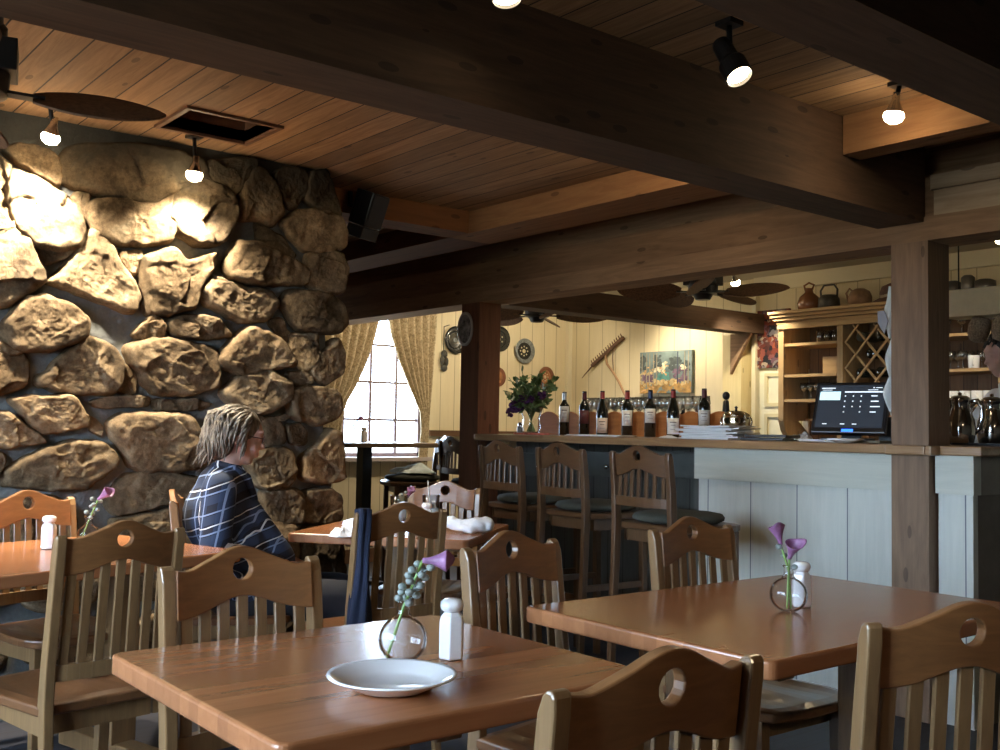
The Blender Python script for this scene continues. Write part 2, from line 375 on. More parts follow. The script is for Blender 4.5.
# ---------------------------------------------------------------- stone wall
def tri_map(tile):
    ox, oy, sc = tile
    return lambda x, y: (ox+x/sc, oy+y/sc)
A1 = tri_map((0, 130, 5.5556)); A2 = tri_map((170, 130, 5.5556)); A4 = tri_map((170, 250, 5.5556)); A3 = tri_map((0, 250, 5.5556))
A5 = tri_map((0, 370, 5.5556)); A6 = tri_map((170, 370, 5.5556)); Z4 = tri_map((0, 230, 2.9412)); PXL = lambda x, y: (x, y)
XS = -4.50
STONES = [
 (A1, [(350,280),(335,180),(400,85),(600,60),(800,75),(960,100),(1120,150),(1200,290),(1110,300),(1010,330),(880,410),(700,385),(480,330)], .10),
 (A2, [(230,170),(340,150),(480,150),(492,190),(400,335),(345,345),(250,290),(200,220)], .08),
 (A1, [(405,395),(440,345),(508,355),(500,440),(470,490)], .04),
 (A1, [(520,400),(600,372),(870,412),(990,335),(955,460),(978,540),(965,605),(850,632),(640,632),(530,560),(512,470)], .10),
 (A1, [(60,220),(170,250),(270,300),(410,400),(472,540),(445,640),(330,660),(200,640),(110,560),(55,480),(45,330)], .13),
 (A1, [(40,110),(120,70),(230,90),(310,130),(345,200),(335,290),(200,230),(80,150)], .09),
 (A1, [(-80,140),(5,150),(50,200),(45,290),(0,315),(-80,310)], .09),
 (A1, [(-80,330),(25,330),(50,420),(90,560),(40,610),(-80,630)], .10),
 (A3, [(190,-40),(330,-70),(440,-60),(420,0),(350,50),(245,65),(200,20)], .08),
 (A3, [(-80,-100),(60,-125),(170,-70),(200,50),(240,110),(245,180),(150,240),(50,300),(-80,305)], .14),
 (A3, [(440,-20),(500,-120),(590,-90),(640,0),(680,90),(750,160),(785,250),(740,345),(600,290),(400,210),(290,180),(380,80)], .10),
 (A3, [(700,10),(790,10),(802,80),(750,135),(690,60)], .06),
 (Z4, [(432,82),(520,50),(555,95),(632,68),(628,115),(592,160),(582,222),(500,247),(438,242),(424,130)], .12),
 (Z4, [(668,105),(700,30),(750,30),(830,65),(908,105),(912,158),(760,160),(690,142)], .12),
 (A2, [(500,510),(560,540),(650,590),(720,680),(700,700),(640,680),(520,640)], .05),
 (A2, [(30,350),(80,300),(170,265),(270,305),(350,370),(368,480),(330,570),(290,615),(170,630),(60,560),(18,480)], .13),
 (A2, [(418,485),(410,350),(480,208),(540,218),(620,350),(638,450),(590,522),(500,492)], .09),
 (A2, [(600,240),(660,210),(720,208),(778,260),(775,350),(700,432),(650,370)], .07),
 (A2, [(800,230),(880,218),(925,300),(975,470),(880,440),(772,385)], .07),
 (A2, [(640,510),(740,440),(900,450),(975,520),(980,640),(900,672),(780,668),(710,610)], .10),
 (A4, [(788,20),(960,10),(990,100),(965,230),(880,235),(785,190)], .09),
 (A4, [(188,235),(250,140),(340,172),(450,207),(540,210),(612,290),(545,388),(400,395),(220,300)], .11),
 (A4, [(638,290),(680,222),(900,235),(975,310),(1005,400),(940,458),(720,442),(668,350)], .09),
 (A4, [(-5,395),(120,357),(260,372),(315,430),(352,482),(200,492),(50,475)], .09),
 (A4, [(275,610),(340,520),(440,428),(540,455),(645,530),(705,640),(500,672),(400,692),(300,645)], .14),
 (A4, [(575,400),(650,380),(692,490),(655,512)], .04),
 (A4, [(688,470),(832,468),(835,620),(765,665),(700,560)], .07),
 (A4, [(850,580),(950,500),(985,560),(975,680),(880,745),(800,672)], .07),
 (Z4, [(378,345),(460,316),(560,328),(642,350),(648,460),(560,483),(460,483),(400,400)], .12),
 (Z4, [(105,448),(170,390),(255,308),(340,348),(368,400),(342,482),(200,480)], .12),
 (Z4, [(12,285),(80,200),(140,192),(210,222),(255,262),(250,315),(150,352),(45,348)], .14),
 (Z4, [(-50,330),(30,340),(88,380),(78,455),(0,483),(-50,480)], .11),
 (Z4, [(355,472),(375,398),(412,430),(408,478)], .04),
 (Z4, [(278,500),(350,486),(442,490),(440,518),(300,525)], .07),
 (Z4, [(468,500),(585,496),(582,527),(475,532)], .06),
 (Z4, [(590,500),(628,512),(600,528)], .04),
 (Z4, [(405,305),(455,253),(484,280),(482,314),(420,318)], .08),
 (Z4, [(660,478),(720,422),(800,415),(855,450),(850,505),(780,542),(700,522)], .13),
 (Z4, [(863,422),(922,416),(924,452),(870,453)], .05),
 (A6, [(685,120),(780,95),(930,105),(965,180),(950,260),(850,305),(700,262)], .10),
 (Z4, [(32,495),(120,488),(222,488),(272,572),(130,602)], .11),
 (Z4, [(-50,530),(30,538),(148,627),(0,642),(-50,642)], .09),
 (Z4, [(268,548),(310,580),(300,602),(274,582)], .05),
 (Z4, [(322,575),(370,538),(560,543),(602,600),(612,700),(430,713),(383,682)], .13),
 (A5, [(35,620),(55,550),(220,458),(400,395),(580,412),(668,510),(560,600),(470,665),(250,668),(50,645)], .12),
 (Z4, [(-50,650),(25,668),(0,722),(-50,722)], .09),
 (PXL, [(108,502),(128,474),(165,470),(200,478),(216,492),(160,508),(120,517)], .08),
 (PXL, [(112,520),(165,512),(205,500),(215,530),(190,556),(130,552)], .09),
 (A6, [(440,510),(560,440),(640,428),(692,470),(702,600),(640,655),(520,655)], .10),
 (A6, [(680,312),(740,302),(772,350),(768,412),(700,402)], .06),
 (A6, [(750,490),(820,430),(905,338),(960,370),(975,600),(850,622),(752,605)], .11),
 (A6, [(768,680),(900,668),(955,700),(960,830),(840,850),(760,835)], .10),
 (A6, [(530,672),(740,670),(742,840),(640,870),(550,860)], .09),
 (A6, [(480,250),(640,292),(664,400),(560,425),(500,380)], .05),
 (A6, [(600,268),(660,248),(682,264),(650,282)], .05),
 (PXL, [(0,500),(60,497),(80,520),(60,560),(-20,560)], .08),
 (PXL, [(225,520),(300,522),(300,575),(230,580)], .08), (PXL, [(306,528),(345,525),(348,590),(300,595)], .09),
]
def inpoly(x, y, P):
    c = False; j = len(P)-1
    for i in range(len(P)):
        if (P[i][1] > y) != (P[j][1] > y) and x < (P[j][0]-P[i][0])*(y-P[i][1])/(P[j][1]-P[i][1])+P[i][0]: c = not c
        j = i
    return c
def rough_(v):
    # broken faces: tilted facets, ledges and grain
    q = v+noise.noise_vector(v*1.2)*.25
    d_, pp = noise.voronoi(q*.6); f_ = pp[0]
    facet = ((q*.6-f_).dot(noise.noise_vector(f_*7.7)))*.038+noise.noise(f_*9.1)*.014
    return facet+noise.ridged_multi_fractal(v*1.4, .8, 2.1, 5, 1.0, 2.0)*.0045+noise.fractal(v*4, .6, 2.1, 5)*.0028
def stone(mb, P, H, seed, lay):
    # P: outline in (Y, Z) on the wall plane
    c0_ = sum((Vector(q) for q in P), Vector((0, 0)))/len(P)
    sz_ = max((Vector(q)-c0_).length for q in P)
    P = [c0_+(Vector(q)-c0_)*(1+.025/sz_) for q in P]
    for w_ in (.13, .2):
        Q = []
        for i in range(len(P)):
            a, c = Vector(P[i]), Vector(P[(i+1) % len(P)]); Q += [a.lerp(c, w_), a.lerp(c, 1-w_)]
        P = Q
    cum = [0]
    for i in range(len(P)): cum.append(cum[-1]+(Vector(P[(i+1) % len(P)])-Vector(P[i])).length)
    n = 84; R_ = []; k = 0
    for i in range(n):
        t = cum[-1]*i/n
        while cum[k+1] < t: k += 1
        f = (t-cum[k])/max(1e-9, cum[k+1]-cum[k]); R_.append(Vector(P[k]).lerp(Vector(P[(k+1) % len(P)]), f))
    c = sum(R_, Vector((0, 0)))/n
    rr = random.Random(seed); tx, ty = rr.uniform(-.14, .14), rr.uniform(-.10, .16); off = Vector((rr.random()*50, rr.random()*50, rr.random()*50))
    size = max((p-c).length for p in R_)
    tone = rr.uniform(.6, 1.25); warm = rr.uniform(0, 1)
    rings = []; K = 13
    svals = [1.0, .99, .975, .96, .94, .92, .895, .87, .84, .81]+[.78-.03*q_ for q_ in range(25)]
    for j, s_ in enumerate(svals):
        row = []
        for p in R_:
            q = c+(p-c)*s_
            e = max(0, 1-s_**20)**.5
            d = q-c
            base = (H*.62+.036)*e*(1+tx*d.x/size+ty*d.y/size)
            v = Vector((q.x, q.y, 0))*9+off; v.z += .0
            fa = rough_(v)
            x = XS-.03+base+fa*min(1, e*1.3)*(1 if H > .05 else .5)
            w = noise.noise_vector(v*2.6)*.009*(1 if j < 9 else max(0, 1-(j-8)*.2))
            row.append(mb.b.verts.new((x, q.x+w.x, q.y+w.y)))
        rings.append(row)
    v = Vector((c.x, c.y, 0))*9+off
    ce = mb.b.verts.new((XS-.03+H*.62+.036+rough_(v), c.x, c.y))
    fs = []
    for A, B in zip(rings, rings[1:]):
        for k in range(n): fs.append(mb.b.faces.new((A[k], A[(k+1) % n], B[(k+1) % n], B[k])))
    for k in range(n): fs.append(mb.b.faces.new((rings[-1][k], rings[-1][(k+1) % n], ce)))
    for f in fs:
        f.smooth = True
        for lp in f.loops: lp[lay] = (tone*.6, warm, 1, 1)
mb = MB(); lay = mb.b.loops.layers.float_color.new('stone')
polys = []
for i, (fn, P, H) in enumerate(STONES):
    Q = []
    for x, y in P:
        px, py = fn(x, y); p = PX(px, py, XS+.07); Q.append((p.y, min(p.z, CZ-.01)))
    polys.append(Q); stone(mb, Q, H, i, lay)
# the rest of the same wall, outside the picture
rr = random.Random(3)
zc = .15
while zc < CZ-.1:
    h = rr.uniform(.22, .36); yc = YS+.1+rr.random()*.2
    while yc < 2.45:
        w = rr.uniform(.28, .5); cy, cz = yc+w/2, zc+h/2
        pts = [(cy+(w/2-.02)*math.cos(a)*rr.uniform(.85, 1.08), min(CZ-.02, max(.01, cz+(h/2-.015)*math.sin(a)*rr.uniform(.85, 1.1)))) for a in [2*PI*k/9 for k in range(9)]]
        if not any(inpoly(p[0], p[1], Q) for p in pts+[(cy, cz)] for Q in polys) and (cy < .75 or cz < .8) and cy+w/2 < 2.56: stone(mb, pts, rr.uniform(.07, .11), int(rr.random()*9999), lay)
        yc += w
    zc += h
# mortar body
def mort(u, v):
    y = YS+(2.50-YS)*u; z = CZ*v
    return Vector((XS+.012+.010*noise.fractal(Vector((y, z, 0))*6, 1, 2, 4)-(.05 if u == 1 else 0), y+(.0 if u < 1 else 0), z))
nf_ = len(mb.b.faces)
mb.grid(mort, 260, 120)
mb.box(XS-.6, XS-.03, YS, 2.50, 0, CZ)
mb.b.faces.ensure_lookup_table()
for k in range(nf_, len(mb.b.faces)):
    for lp in mb.b.faces[k].loops: lp[lay] = (0, 0, 0, 1)
SM, nt, pb = newmat('field_stone')
at = N(nt, 'ShaderNodeAttribute', attribute_name='stone'); sc_ = N(nt, 'ShaderNodeSeparateColor'); nt.links.new(at.outputs['Color'], sc_.inputs[0])
v, raw = coord(nt)
n1 = noisen(nt, raw, 5, 6, .65, .6); n2 = noisen(nt, raw, 55, 8, .8); n3 = noisen(nt, raw, 13, 5, .7)
warm = ramp(nt, mathn(nt, 'ADD', mathn(nt, 'MULTIPLY', n1, .6), mathn(nt, 'MULTIPLY', n3, .4)), [(.36, (.07, .048, .029)), (.47, (.22, .15, .085)), (.56, (.36, .255, .15)), (.68, (.52, .42, .28))])
cool = ramp(nt, n1, [(.34, (.08, .06, .042)), (.55, (.24, .18, .115)), (.72, (.40, .32, .21))])
colr = mixc(nt, mathn(nt, 'MULTIPLY', sc_.outputs[1], .7), warm, cool)
cc = N(nt, 'ShaderNodeCombineXYZ'); tn = mathn(nt, 'MULTIPLY', mathn(nt, 'MULTIPLY', sc_.outputs[0], 1.30), mathn(nt, 'ADD', mathn(nt, 'MULTIPLY', n2, 1.7), -.10))
for i in range(3): nt.links.new(tn, cc.inputs[i])
colr = mixc(nt, 1.0, colr, cc.outputs[0], 'MULTIPLY')
mort_c = ramp(nt, mathn(nt, 'ADD', mathn(nt, 'MULTIPLY', n1, .5), mathn(nt, 'MULTIPLY', n2, .5)), [(.3, (.10, .106, .106)), (.7, (.23, .24, .235))])
isst = mathn(nt, 'GREATER_THAN', sc_.outputs[2], .5)
fin = mixc(nt, isst, mort_c, colr)
# soot above the hearth side, up at the ceiling
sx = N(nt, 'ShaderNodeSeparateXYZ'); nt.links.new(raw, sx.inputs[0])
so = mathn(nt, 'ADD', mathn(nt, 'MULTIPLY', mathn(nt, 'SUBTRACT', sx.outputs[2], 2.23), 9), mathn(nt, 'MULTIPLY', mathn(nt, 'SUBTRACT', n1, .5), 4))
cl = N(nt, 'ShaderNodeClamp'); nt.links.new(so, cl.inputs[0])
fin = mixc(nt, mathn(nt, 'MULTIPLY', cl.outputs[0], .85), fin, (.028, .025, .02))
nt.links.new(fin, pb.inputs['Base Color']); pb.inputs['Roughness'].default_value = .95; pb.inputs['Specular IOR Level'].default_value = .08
n4 = noisen(nt, raw, 28, 8, .8, .8)
bump(nt, pb, mathn(nt, 'ADD', mathn(nt, 'MULTIPLY', n2, .6), n4), .9, .006)
struct(mb.build('wall_stone', SM))

# ---------------------------------------------------------------- chairs and stools
def crest_mb(w, zt, zb, hump, hole, t=.022):
    mb = MB(); b = mb.b
    top = lambda x: zt+hump*math.exp(-(x/(w*.24))**2)-.006*math.exp(-((abs(x)-w*.40)/(w*.08))**2)
    bot = lambda x: zb+hump*.95*math.exp(-(x/(w*.27))**2)
    cz = (top(0)+bot(0))/2+.004; a = hole*1.25
    yb = lambda x: -.022*(1-(2*x/w)**2)
    cols = []
    key = {}
    def V(x, z, s):
        k = (round(x, 5), round(z, 5), s)
        if k not in key: key[k] = b.verts.new((x, yb(x)+s*t/2, z))
        return key[k]
    quads = []
    nz = 4; n = 14
    for sgn in (-1, 1):
        xs = [a+(w/2-a)*i/n for i in range(n+1)]
        for i in range(n):
            for j in range(nz):
                q = [(sgn*xs[i+di], bot(sgn*xs[i+di])+(top(sgn*xs[i+di])-bot(sgn*xs[i+di]))*(j+dj)/nz) for di, dj in ((0, 0), (1, 0), (1, 1), (0, 1))]
                quads.append(q)
    # patch round the hole
    per = []; m = 8
    for i in range(m): x = -a+2*a*i/m; per.append((x, bot(x)))
    for i in range(nz): per.append((a, bot(a)+(top(a)-bot(a))*i/nz))
    for i in range(m): x = a-2*a*i/m; per.append((x, top(x)))
    for i in range(nz): per.append((-a, top(a)-(top(a)-bot(a))*i/nz))
    cir = []
    for x, z in per:
        an = math.atan2(z-cz, x); cir.append((hole/2*math.cos(an), cz+hole/2*math.sin(an)))
    L = len(per)
    for i in range(L): quads.append([per[i], per[(i+1) % L], cir[(i+1) % L], cir[i]])
    for q in quads:
        for s in (-1, 1): b.faces.new([V(x, z, s) for x, z in q])
    # sides: edges used once
    es = [e for e in b.edges if len(e.link_faces) == 1 and e.verts[0].co.x is not None]
    inv = {v: k for k, v in key.items()}
    done = set()
    for e in es:
        k0, k1 = inv[e.verts[0]], inv[e.verts[1]]
        if k0[2] != -1 or k1[2] != -1: continue
        b.faces.new((e.verts[0], e.verts[1], key[(k1[0], k1[1], 1)], key[(k0[0], k0[1], 1)]))
    return mb
def seat_mb(wf, wr, d, y0, z, t=.032):
    mb = MB(); n = 12
    def outline(u, v):
        y = y0+d*v; w = wr+(wf-wr)*min(1, v*1.6)
        # rounded front
        if v > .75: w *= (1-((v-.75)/.25)**2*.16)
        x = (u-.5)*w; yy = y+(.03*(1-(2*u-1)**2) if v > .5 else 0)*((v-.5)*2)
        return x, yy
    def top(u, v):
        x, y = outline(u, v)
        dip = .012*math.sin(PI*min(1, max(0, v)))*(math.cos(2*PI*(u-.5)*2)*-.5+.5)
        edge = min(u, 1-u, v, 1-v)
        return Vector((x, y, z-dip-(.006 if edge < .01 else 0)))
    T = [[mb.b.verts.new(top(i/n, j/n)) for j in range(n+1)] for i in range(n+1)]
    B = [[mb.b.verts.new((*outline(i/n, j/n), z-t)) for j in range(n+1)] for i in range(n+1)]
    for i in range(n):
        for j in range(n):
            mb.b.faces.new((T[i][j], T[i+1][j], T[i+1][j+1], T[i][j+1])); mb.b.faces.new((B[i][j], B[i][j+1], B[i+1][j+1], B[i+1][j]))
    for i in range(n):
        for a, c in (((i, 0), (i+1, 0)), ((i+1, n), (i, n)), ((0, i+1), (0, i)), ((n, i), (n, i+1))):
            mb.b.faces.new((T[a[0]][a[1]], T[c[0]][c[1]], B[c[0]][c[1]], B[a[0]][a[1]]))
    return mb
def side_post(x, path, w, dep):
    """path: (y, z, depth scale); a flat sawn post bent in side view"""
    mb = MB(); rows = []
    for y, z, k in path:
        rows.append([mb.b.verts.new((x+i*w/2, y+j*dep*k/2, z)) for i, j in ((-1, -1), (1, -1), (1, 1), (-1, 1))])
    for A, B in zip(rows, rows[1:]):
        for k in range(4): mb.b.faces.new((A[k], A[(k+1) % 4], B[(k+1) % 4], B[k]))
    mb.b.faces.new(list(reversed(rows[0]))); mb.b.faces.new(rows[-1])
    return mb
def make_seatings(name, SH, TP, W, mz, mx, ms, stool=False):
    r = empty(name)
    h = TP-SH
    ps = .028; bk = .05 if not stool else .024
    for s in (-1, 1):
        path = [(.0, 0, .8), (.030, SH*.75, 1.0), (.040, SH, 1.15), (.033, SH+h*.25, 1.05), (.014, SH+h*.6, .95), (-.004, TP-.03, .9), (-.009, TP-.008, .65), (-.011, TP, .3)] if not stool else [(-.01, 0, .9), (.012, SH*.7, 1.0), (.020, SH, 1.1), (.012, SH+h*.5, 1.0), (-.004, TP-.03, .9), (-.007, TP-.008, .65), (-.009, TP, .3)]
        side_post(s*(W/2-ps/2), path, ps, .036).build('rear_post', mz, r, bevel=.004)
    cw = W-2*ps
    c = crest_mb(cw, TP-.008, TP-.112, .04, .046)
    for v in c.b.verts: v.co.y += .004+(TP-.01-v.co.z)*.12
    c.build('crest_rail', mx, r, bevel=.003)
    rb = SH+(.06 if not stool else .075)
    m = MB()
    n = 10
    for i in range(n):
        x0, x1 = -cw/2+cw*i/n, -cw/2+cw*(i+1)/n
        y0, y1 = [bk-.014-.022*(1-(2*x/cw)**2) for x in (x0, x1)]
        m.bar((x0, y0, rb+.02), (x1, y1, rb+.02), .02, .042)
    m.build('lower_rail', mz if not stool else mx, r)
    m0 = 7
    for i in range(m0):
        x = cw*((i+.5)/m0-.5); xt = x*.97
        yb_ = bk-.014-.022*(1-(2*x/cw)**2); yt = .004+.10*.12-.022*(1-(2*xt/cw)**2)
        z1 = TP-.112+.038*math.exp(-(xt/(cw*.27))**2)+.003
        MB().bar((x, yb_, rb+.035), (xt, yt-.002, z1), .0265 if not stool else .0205, .010, up=Vector((0, 1, 0))).build('slat', mz, r, bevel=.002, seg=1)
    seat_mb(W+.05, W+.0, .40, .045, SH, .034).build('seat', ms, r, smooth=False, bevel=.006)
    a = MB(); z0, z1 = SH-.034-.055, SH-.034
    a.box(-W/2+.04, W/2-.04, .07, .09, z0, z1).box(-W/2+.04, W/2-.04, .37, .39, z0, z1)
    a.box(-W/2+.012, -W/2+.032, .07, .39, z0, z1).box(W/2-.032, W/2-.012, .07, .39, z0, z1)
    a.build('apron', mz, r)
    for s in (-1, 1): side_post(s*(W/2-.012), [(.41, 0, .75), (.40, SH-.034, 1)], .034, .036).build('front_leg', mz, r, bevel=.003)
    st = MB()
    if stool:
        for z in (.25, .42):
            for s in (-1, 1): st.bar((s*(W/2-.014), .02, z), (s*(W/2-.014), .40, z), .018, .03)
        st.bar((-W/2, .40, .27), (W/2, .40, .27), .024, .034); st.bar((-W/2+.02, .02, .33), (W/2-.02, .02, .33), .018, .03)
        st.build('footrest', mz, r)
        cu = MB()
        cu.lathe([(0, .0), (.19, 0), (.212, .010), (.216, .022), (.205, .036), (.15, .046), (0, .05)], 28, (0, .235, SH+.001))
        for v in cu.b.verts:
            v.co.x *= .93; v.co.z += .004*noise.noise(v.co*14)
        cu.build('seat_cushion', plain('sage_cushion', (.05, .05, .036), .9, var=.15), r, smooth=True)
    else:
        for s in (-1, 1): st.bar((s*(W/2-.014), -.0, .17), (s*(W/2-.014), .40, .17), .018, .026)
        st.bar((-W/2+.01, .2, .17), (W/2-.01, .2, .17), .018, .026)
        st.build('stretcher', mz, r)
    return r
CHW = .372
chair0 = make_seatings('dining_chair', .455, .90, CHW, CH_POST, CH_CREST, CH_SEAT)
used = [0, 0]
def chair(x, y, fx, fy, label, group='wooden slat-back dining chairs', s=1):
    o = chair0 if not used[0] else copy_tree(chair0); used[0] = 1
    o.location = (x, y, 0); o.rotation_euler = (0, 0, face_rz(fx, fy)); o.scale = (s, s, s)
    return tag(o, label, 'chair', group)
def ang(a): a = math.radians(a); return (-math.cos(a), -math.sin(a))  # 0 faces -X
chair(-2.87, .975, -.985, -.16, 'brown slat-back dining chair with its back to the camera at the far left table', s=1.0)
chair(-4.21, 1.08, .97, .25, 'honey slat-back dining chair against the stone wall behind the far left table')
chair(-2.12, .99, 1, 0.02, 'wooden dining chair facing us behind the table with the white plate')
chair(-2.10, 1.735, .985, .17, 'wooden dining chair between the two front tables, nearer to the plate table')
chair(-2.17, 2.525, 1, -.02, 'wooden dining chair behind the right front table, in front of the pale bar panel')
chair(-.905, .985, -1, .03, 'wooden dining chair at bottom centre, its crest rail cutting across the plate table corner')
chair(-.865, 1.675, -.90, .43, 'wooden dining chair at the right edge, back to us beside the right front table')
chair(-3.12, 2.05, -1, .06, 'pale slat-back dining chair with navy cloth hung over its left post')
chair(-4.23, 3.04, .61, -.79, 'honey dining chair behind the middle table, facing us near the stools')
chair(-4.06, 1.60, .42, .91, 'wooden dining chair the seated woman sits on beside the stone wall')

stool0 = make_seatings('bar_stool', .79, 1.105, .385, ST_Z, ST_X, ST_X, True)
def stool(x, y, fx, fy, label, group='slat-back bar stools'):
    o = stool0 if not used[1] else copy_tree(stool0); used[1] = 1
    o.location = (x, y, 0); o.rotation_euler = (0, 0, face_rz(fx, fy))
    return tag(o, label, 'bar stool', group)
for px, Y, lb in ((501, 3.56, 'dark bar stool nearest the brown post, leftmost of the row at the bar'), (561, 3.52, 'dark bar stool in the middle of the row of three at the bar'), (641, 3.36, 'dark bar stool closest to the pale panel, right end of the row at the bar')):
    p = PY(px, 447, Y); stool(p.x, Y, 0.06, 1, lb)
stool(-6.52, 4.66, -.35, -.94, 'high stool by the window with a folded teal and white cloth on its seat')
stool(-6.03, 4.40, .1, 1, 'high stool just left of the brown post, in front of the cream wall')
stool(-6.80, 3.30, .1, .99, 'high stool half hidden behind the right end of the stone wall')

# ---------------------------------------------------------------- tables
def rrect(w, d, r, n=5):
    P = []
    for cx, cy, a0 in ((w/2-r, d/2-r, 0), (-w/2+r, d/2-r, 90), (-w/2+r, -d/2+r, 180), (w/2-r, -d/2+r, 270)):
        for i in range(n+1): a = math.radians(a0+90*i/n); P.append((cx+r*math.cos(a), cy+r*math.sin(a)))
    return P
def table(name, c, w, d, rz, label, h=.75, t=.04, base='wood', cat='table', mat=None):
    r = empty(name, (c[0], c[1], 0), rz)
    MB().prism(rrect(w, d, .022), (0, 0, h-t), (1, 0, 0), (0, 1, 0), (0, 0, 1), t).build('tabletop', mat or TABLE, r, bevel=.007, seg=3)
    if base == 'wood':
        ys = [-d/2+.22, d/2-.22] if d > 1 else [0]
        for y in ys:
            MB().box(-.05, .05, y-.05, y+.05, .06, h-t).build('pedestal', CH_POST, r, bevel=.005)
            MB().box(-w/2+.10, w/2-.10, y-.04, y+.04, 0, .065).build('foot', CH_POST, r, bevel=.006)
            MB().box(-w/2+.12, w/2-.12, y-.03, y+.03, h-t-.05, h-t).build('cleat', CH_POST, r, bevel=.006)
    else:
        MB().box(-.042, .042, -.042, .042, .02, h-t).build('pedestal', BLACK, r)
        MB().box(-.26, .26, -.04, .04, 0, .03).box(-.04, .04, -.26, .26, 0, .03).build('foot', BLACK, r, bevel=.005)
    return tag(r, label, cat)
table('dining_table', (-1.70, 1.07), .72, .77, 0, 'butcher-block dining table with the white plate on it, front left of centre')
table('dining_table', (-1.65, 2.285), .76, 1.15, 0, 'long butcher-block dining table at front right in front of the bar panel')
table('dining_table', (-3.86, 2.56), .78, .76, math.radians(38), 'square wooden dining table in the middle with glasses and crumpled napkins')
table('dining_table', (-3.68, .90), .80, 1.25, math.radians(15), 'wooden dining table at the left edge beside the stone wall')
HTW = wood('high_table_wood', (.36, .26, .17), (.26, .18, .12), 'Y', .35, coat=.3, knots=False)
table('high_table', (-6.92, 4.20), .80, .86, math.radians(4), 'tall square table on a black pole in front of the window', h=1.075, t=.035, base='metal', mat=HTW)

# ---------------------------------------------------------------- table things
def plate(p, r, label):
    o = MB().lathe([(0, 0), (r*.55, 0), (r*.60, .002), (r*.66, .006), (r*.98, .022), (r, .0235), (r*.99, .026), (r*.93, .0245), (r*.66, .011), (r*.56, .007), (0, .0065)], 56).build('dinner_plate', WHITE, None, smooth=True)
    o.location = p; return tag(o, label, 'plate')
plate((-1.515, .985, .7515), .112, 'round white plate on the front left table')
shk = None
def shaker(p, label, rz=.3, s=1):
    r = empty('salt_shaker', p, rz); r.scale = (s, s, s)
    b = MB(); n = 8
    b.lathe([(0, 0), (.0235, 0), (.0262, .004), (.0262, .072), (.0235, .083), (.0165, .090), (.0165, .093)], 6)
    b.build('body', WHITE, r, bevel=.003, seg=3)
    MB().lathe([(.0165, .091), (.021, .095), (.0235, .102), (.0225, .110), (.015, .1155), (0, .1165)], 28).build('cap', WHITE, r, smooth=True)
    return tag(r, label, 'salt shaker', 'white ceramic shakers')
shaker((-1.645, 1.205, .7505), 'white ceramic shaker beside the bud vase on the plate table')
shaker((-1.625, 2.315, .7505), 'white ceramic shaker behind the vase of calla lilies on the right table')
shaker((-3.83, 1.05, .7505), 'white ceramic shaker on the far left table by the stone wall')
p = PD(427, 500, 4.55); shaker((p.x, p.y, .7505), 'white shaker next to the glass with a straw on the middle table')
shaker((-6.85, 4.15, 1.0755), 'pale shaker silhouetted against the window on the tall table')

def leaf(mb, p, d, L, w, curl=.2):
    p, d = Vector(p), Vector(d).normalized(); s = d.cross(Vector((0, 0, 1)))
    if s.length < .1: s = Vector((1, 0, 0))
    s.normalize(); up = s.cross(d)
    ang_ = rnd.uniform(0, 6.28); s2 = s*math.cos(ang_)+up*math.sin(ang_); u2 = d.cross(s2)
    def f(u, v):
        ww = w*math.sin(PI*min(1, max(.02, v)))**.7
        return p+d*(L*v)+s2*((u-.5)*ww)+u2*(curl*L*v*v+abs(u-.5)*ww*.4)
    mb.grid(f, 2, 5)
def calla(parent, p, d, L=.055, mat=None):
    d = Vector(d).normalized(); q = d.to_track_quat('Z', 'Y').to_matrix()
    def f(u, v):
        a = 2*PI*u; r = .0045+.019*v**1.8; tip = max(0, math.cos(a))**3
        return Vector(p)+q @ Vector(((r+.006*tip*v**3)*math.cos(a), r*math.sin(a)*(1-.1*v), L*(v*.85+.25*tip*v*v)))
    b = MB(); b.grid(f, 20, 10)
    bmesh.ops.remove_doubles(b.b, verts=b.b.verts, dist=.0002)
    o = b.build('blossom', mat or PURPLE, parent, smooth=True, solid=.0012)
    MB().tube([Vector(p)+d*.006, Vector(p)+d*L*.6], [.0025, .0018], 8).build('spadix', plain('spadix_yellow', (.5, .35, .08), .6), o)
    return o
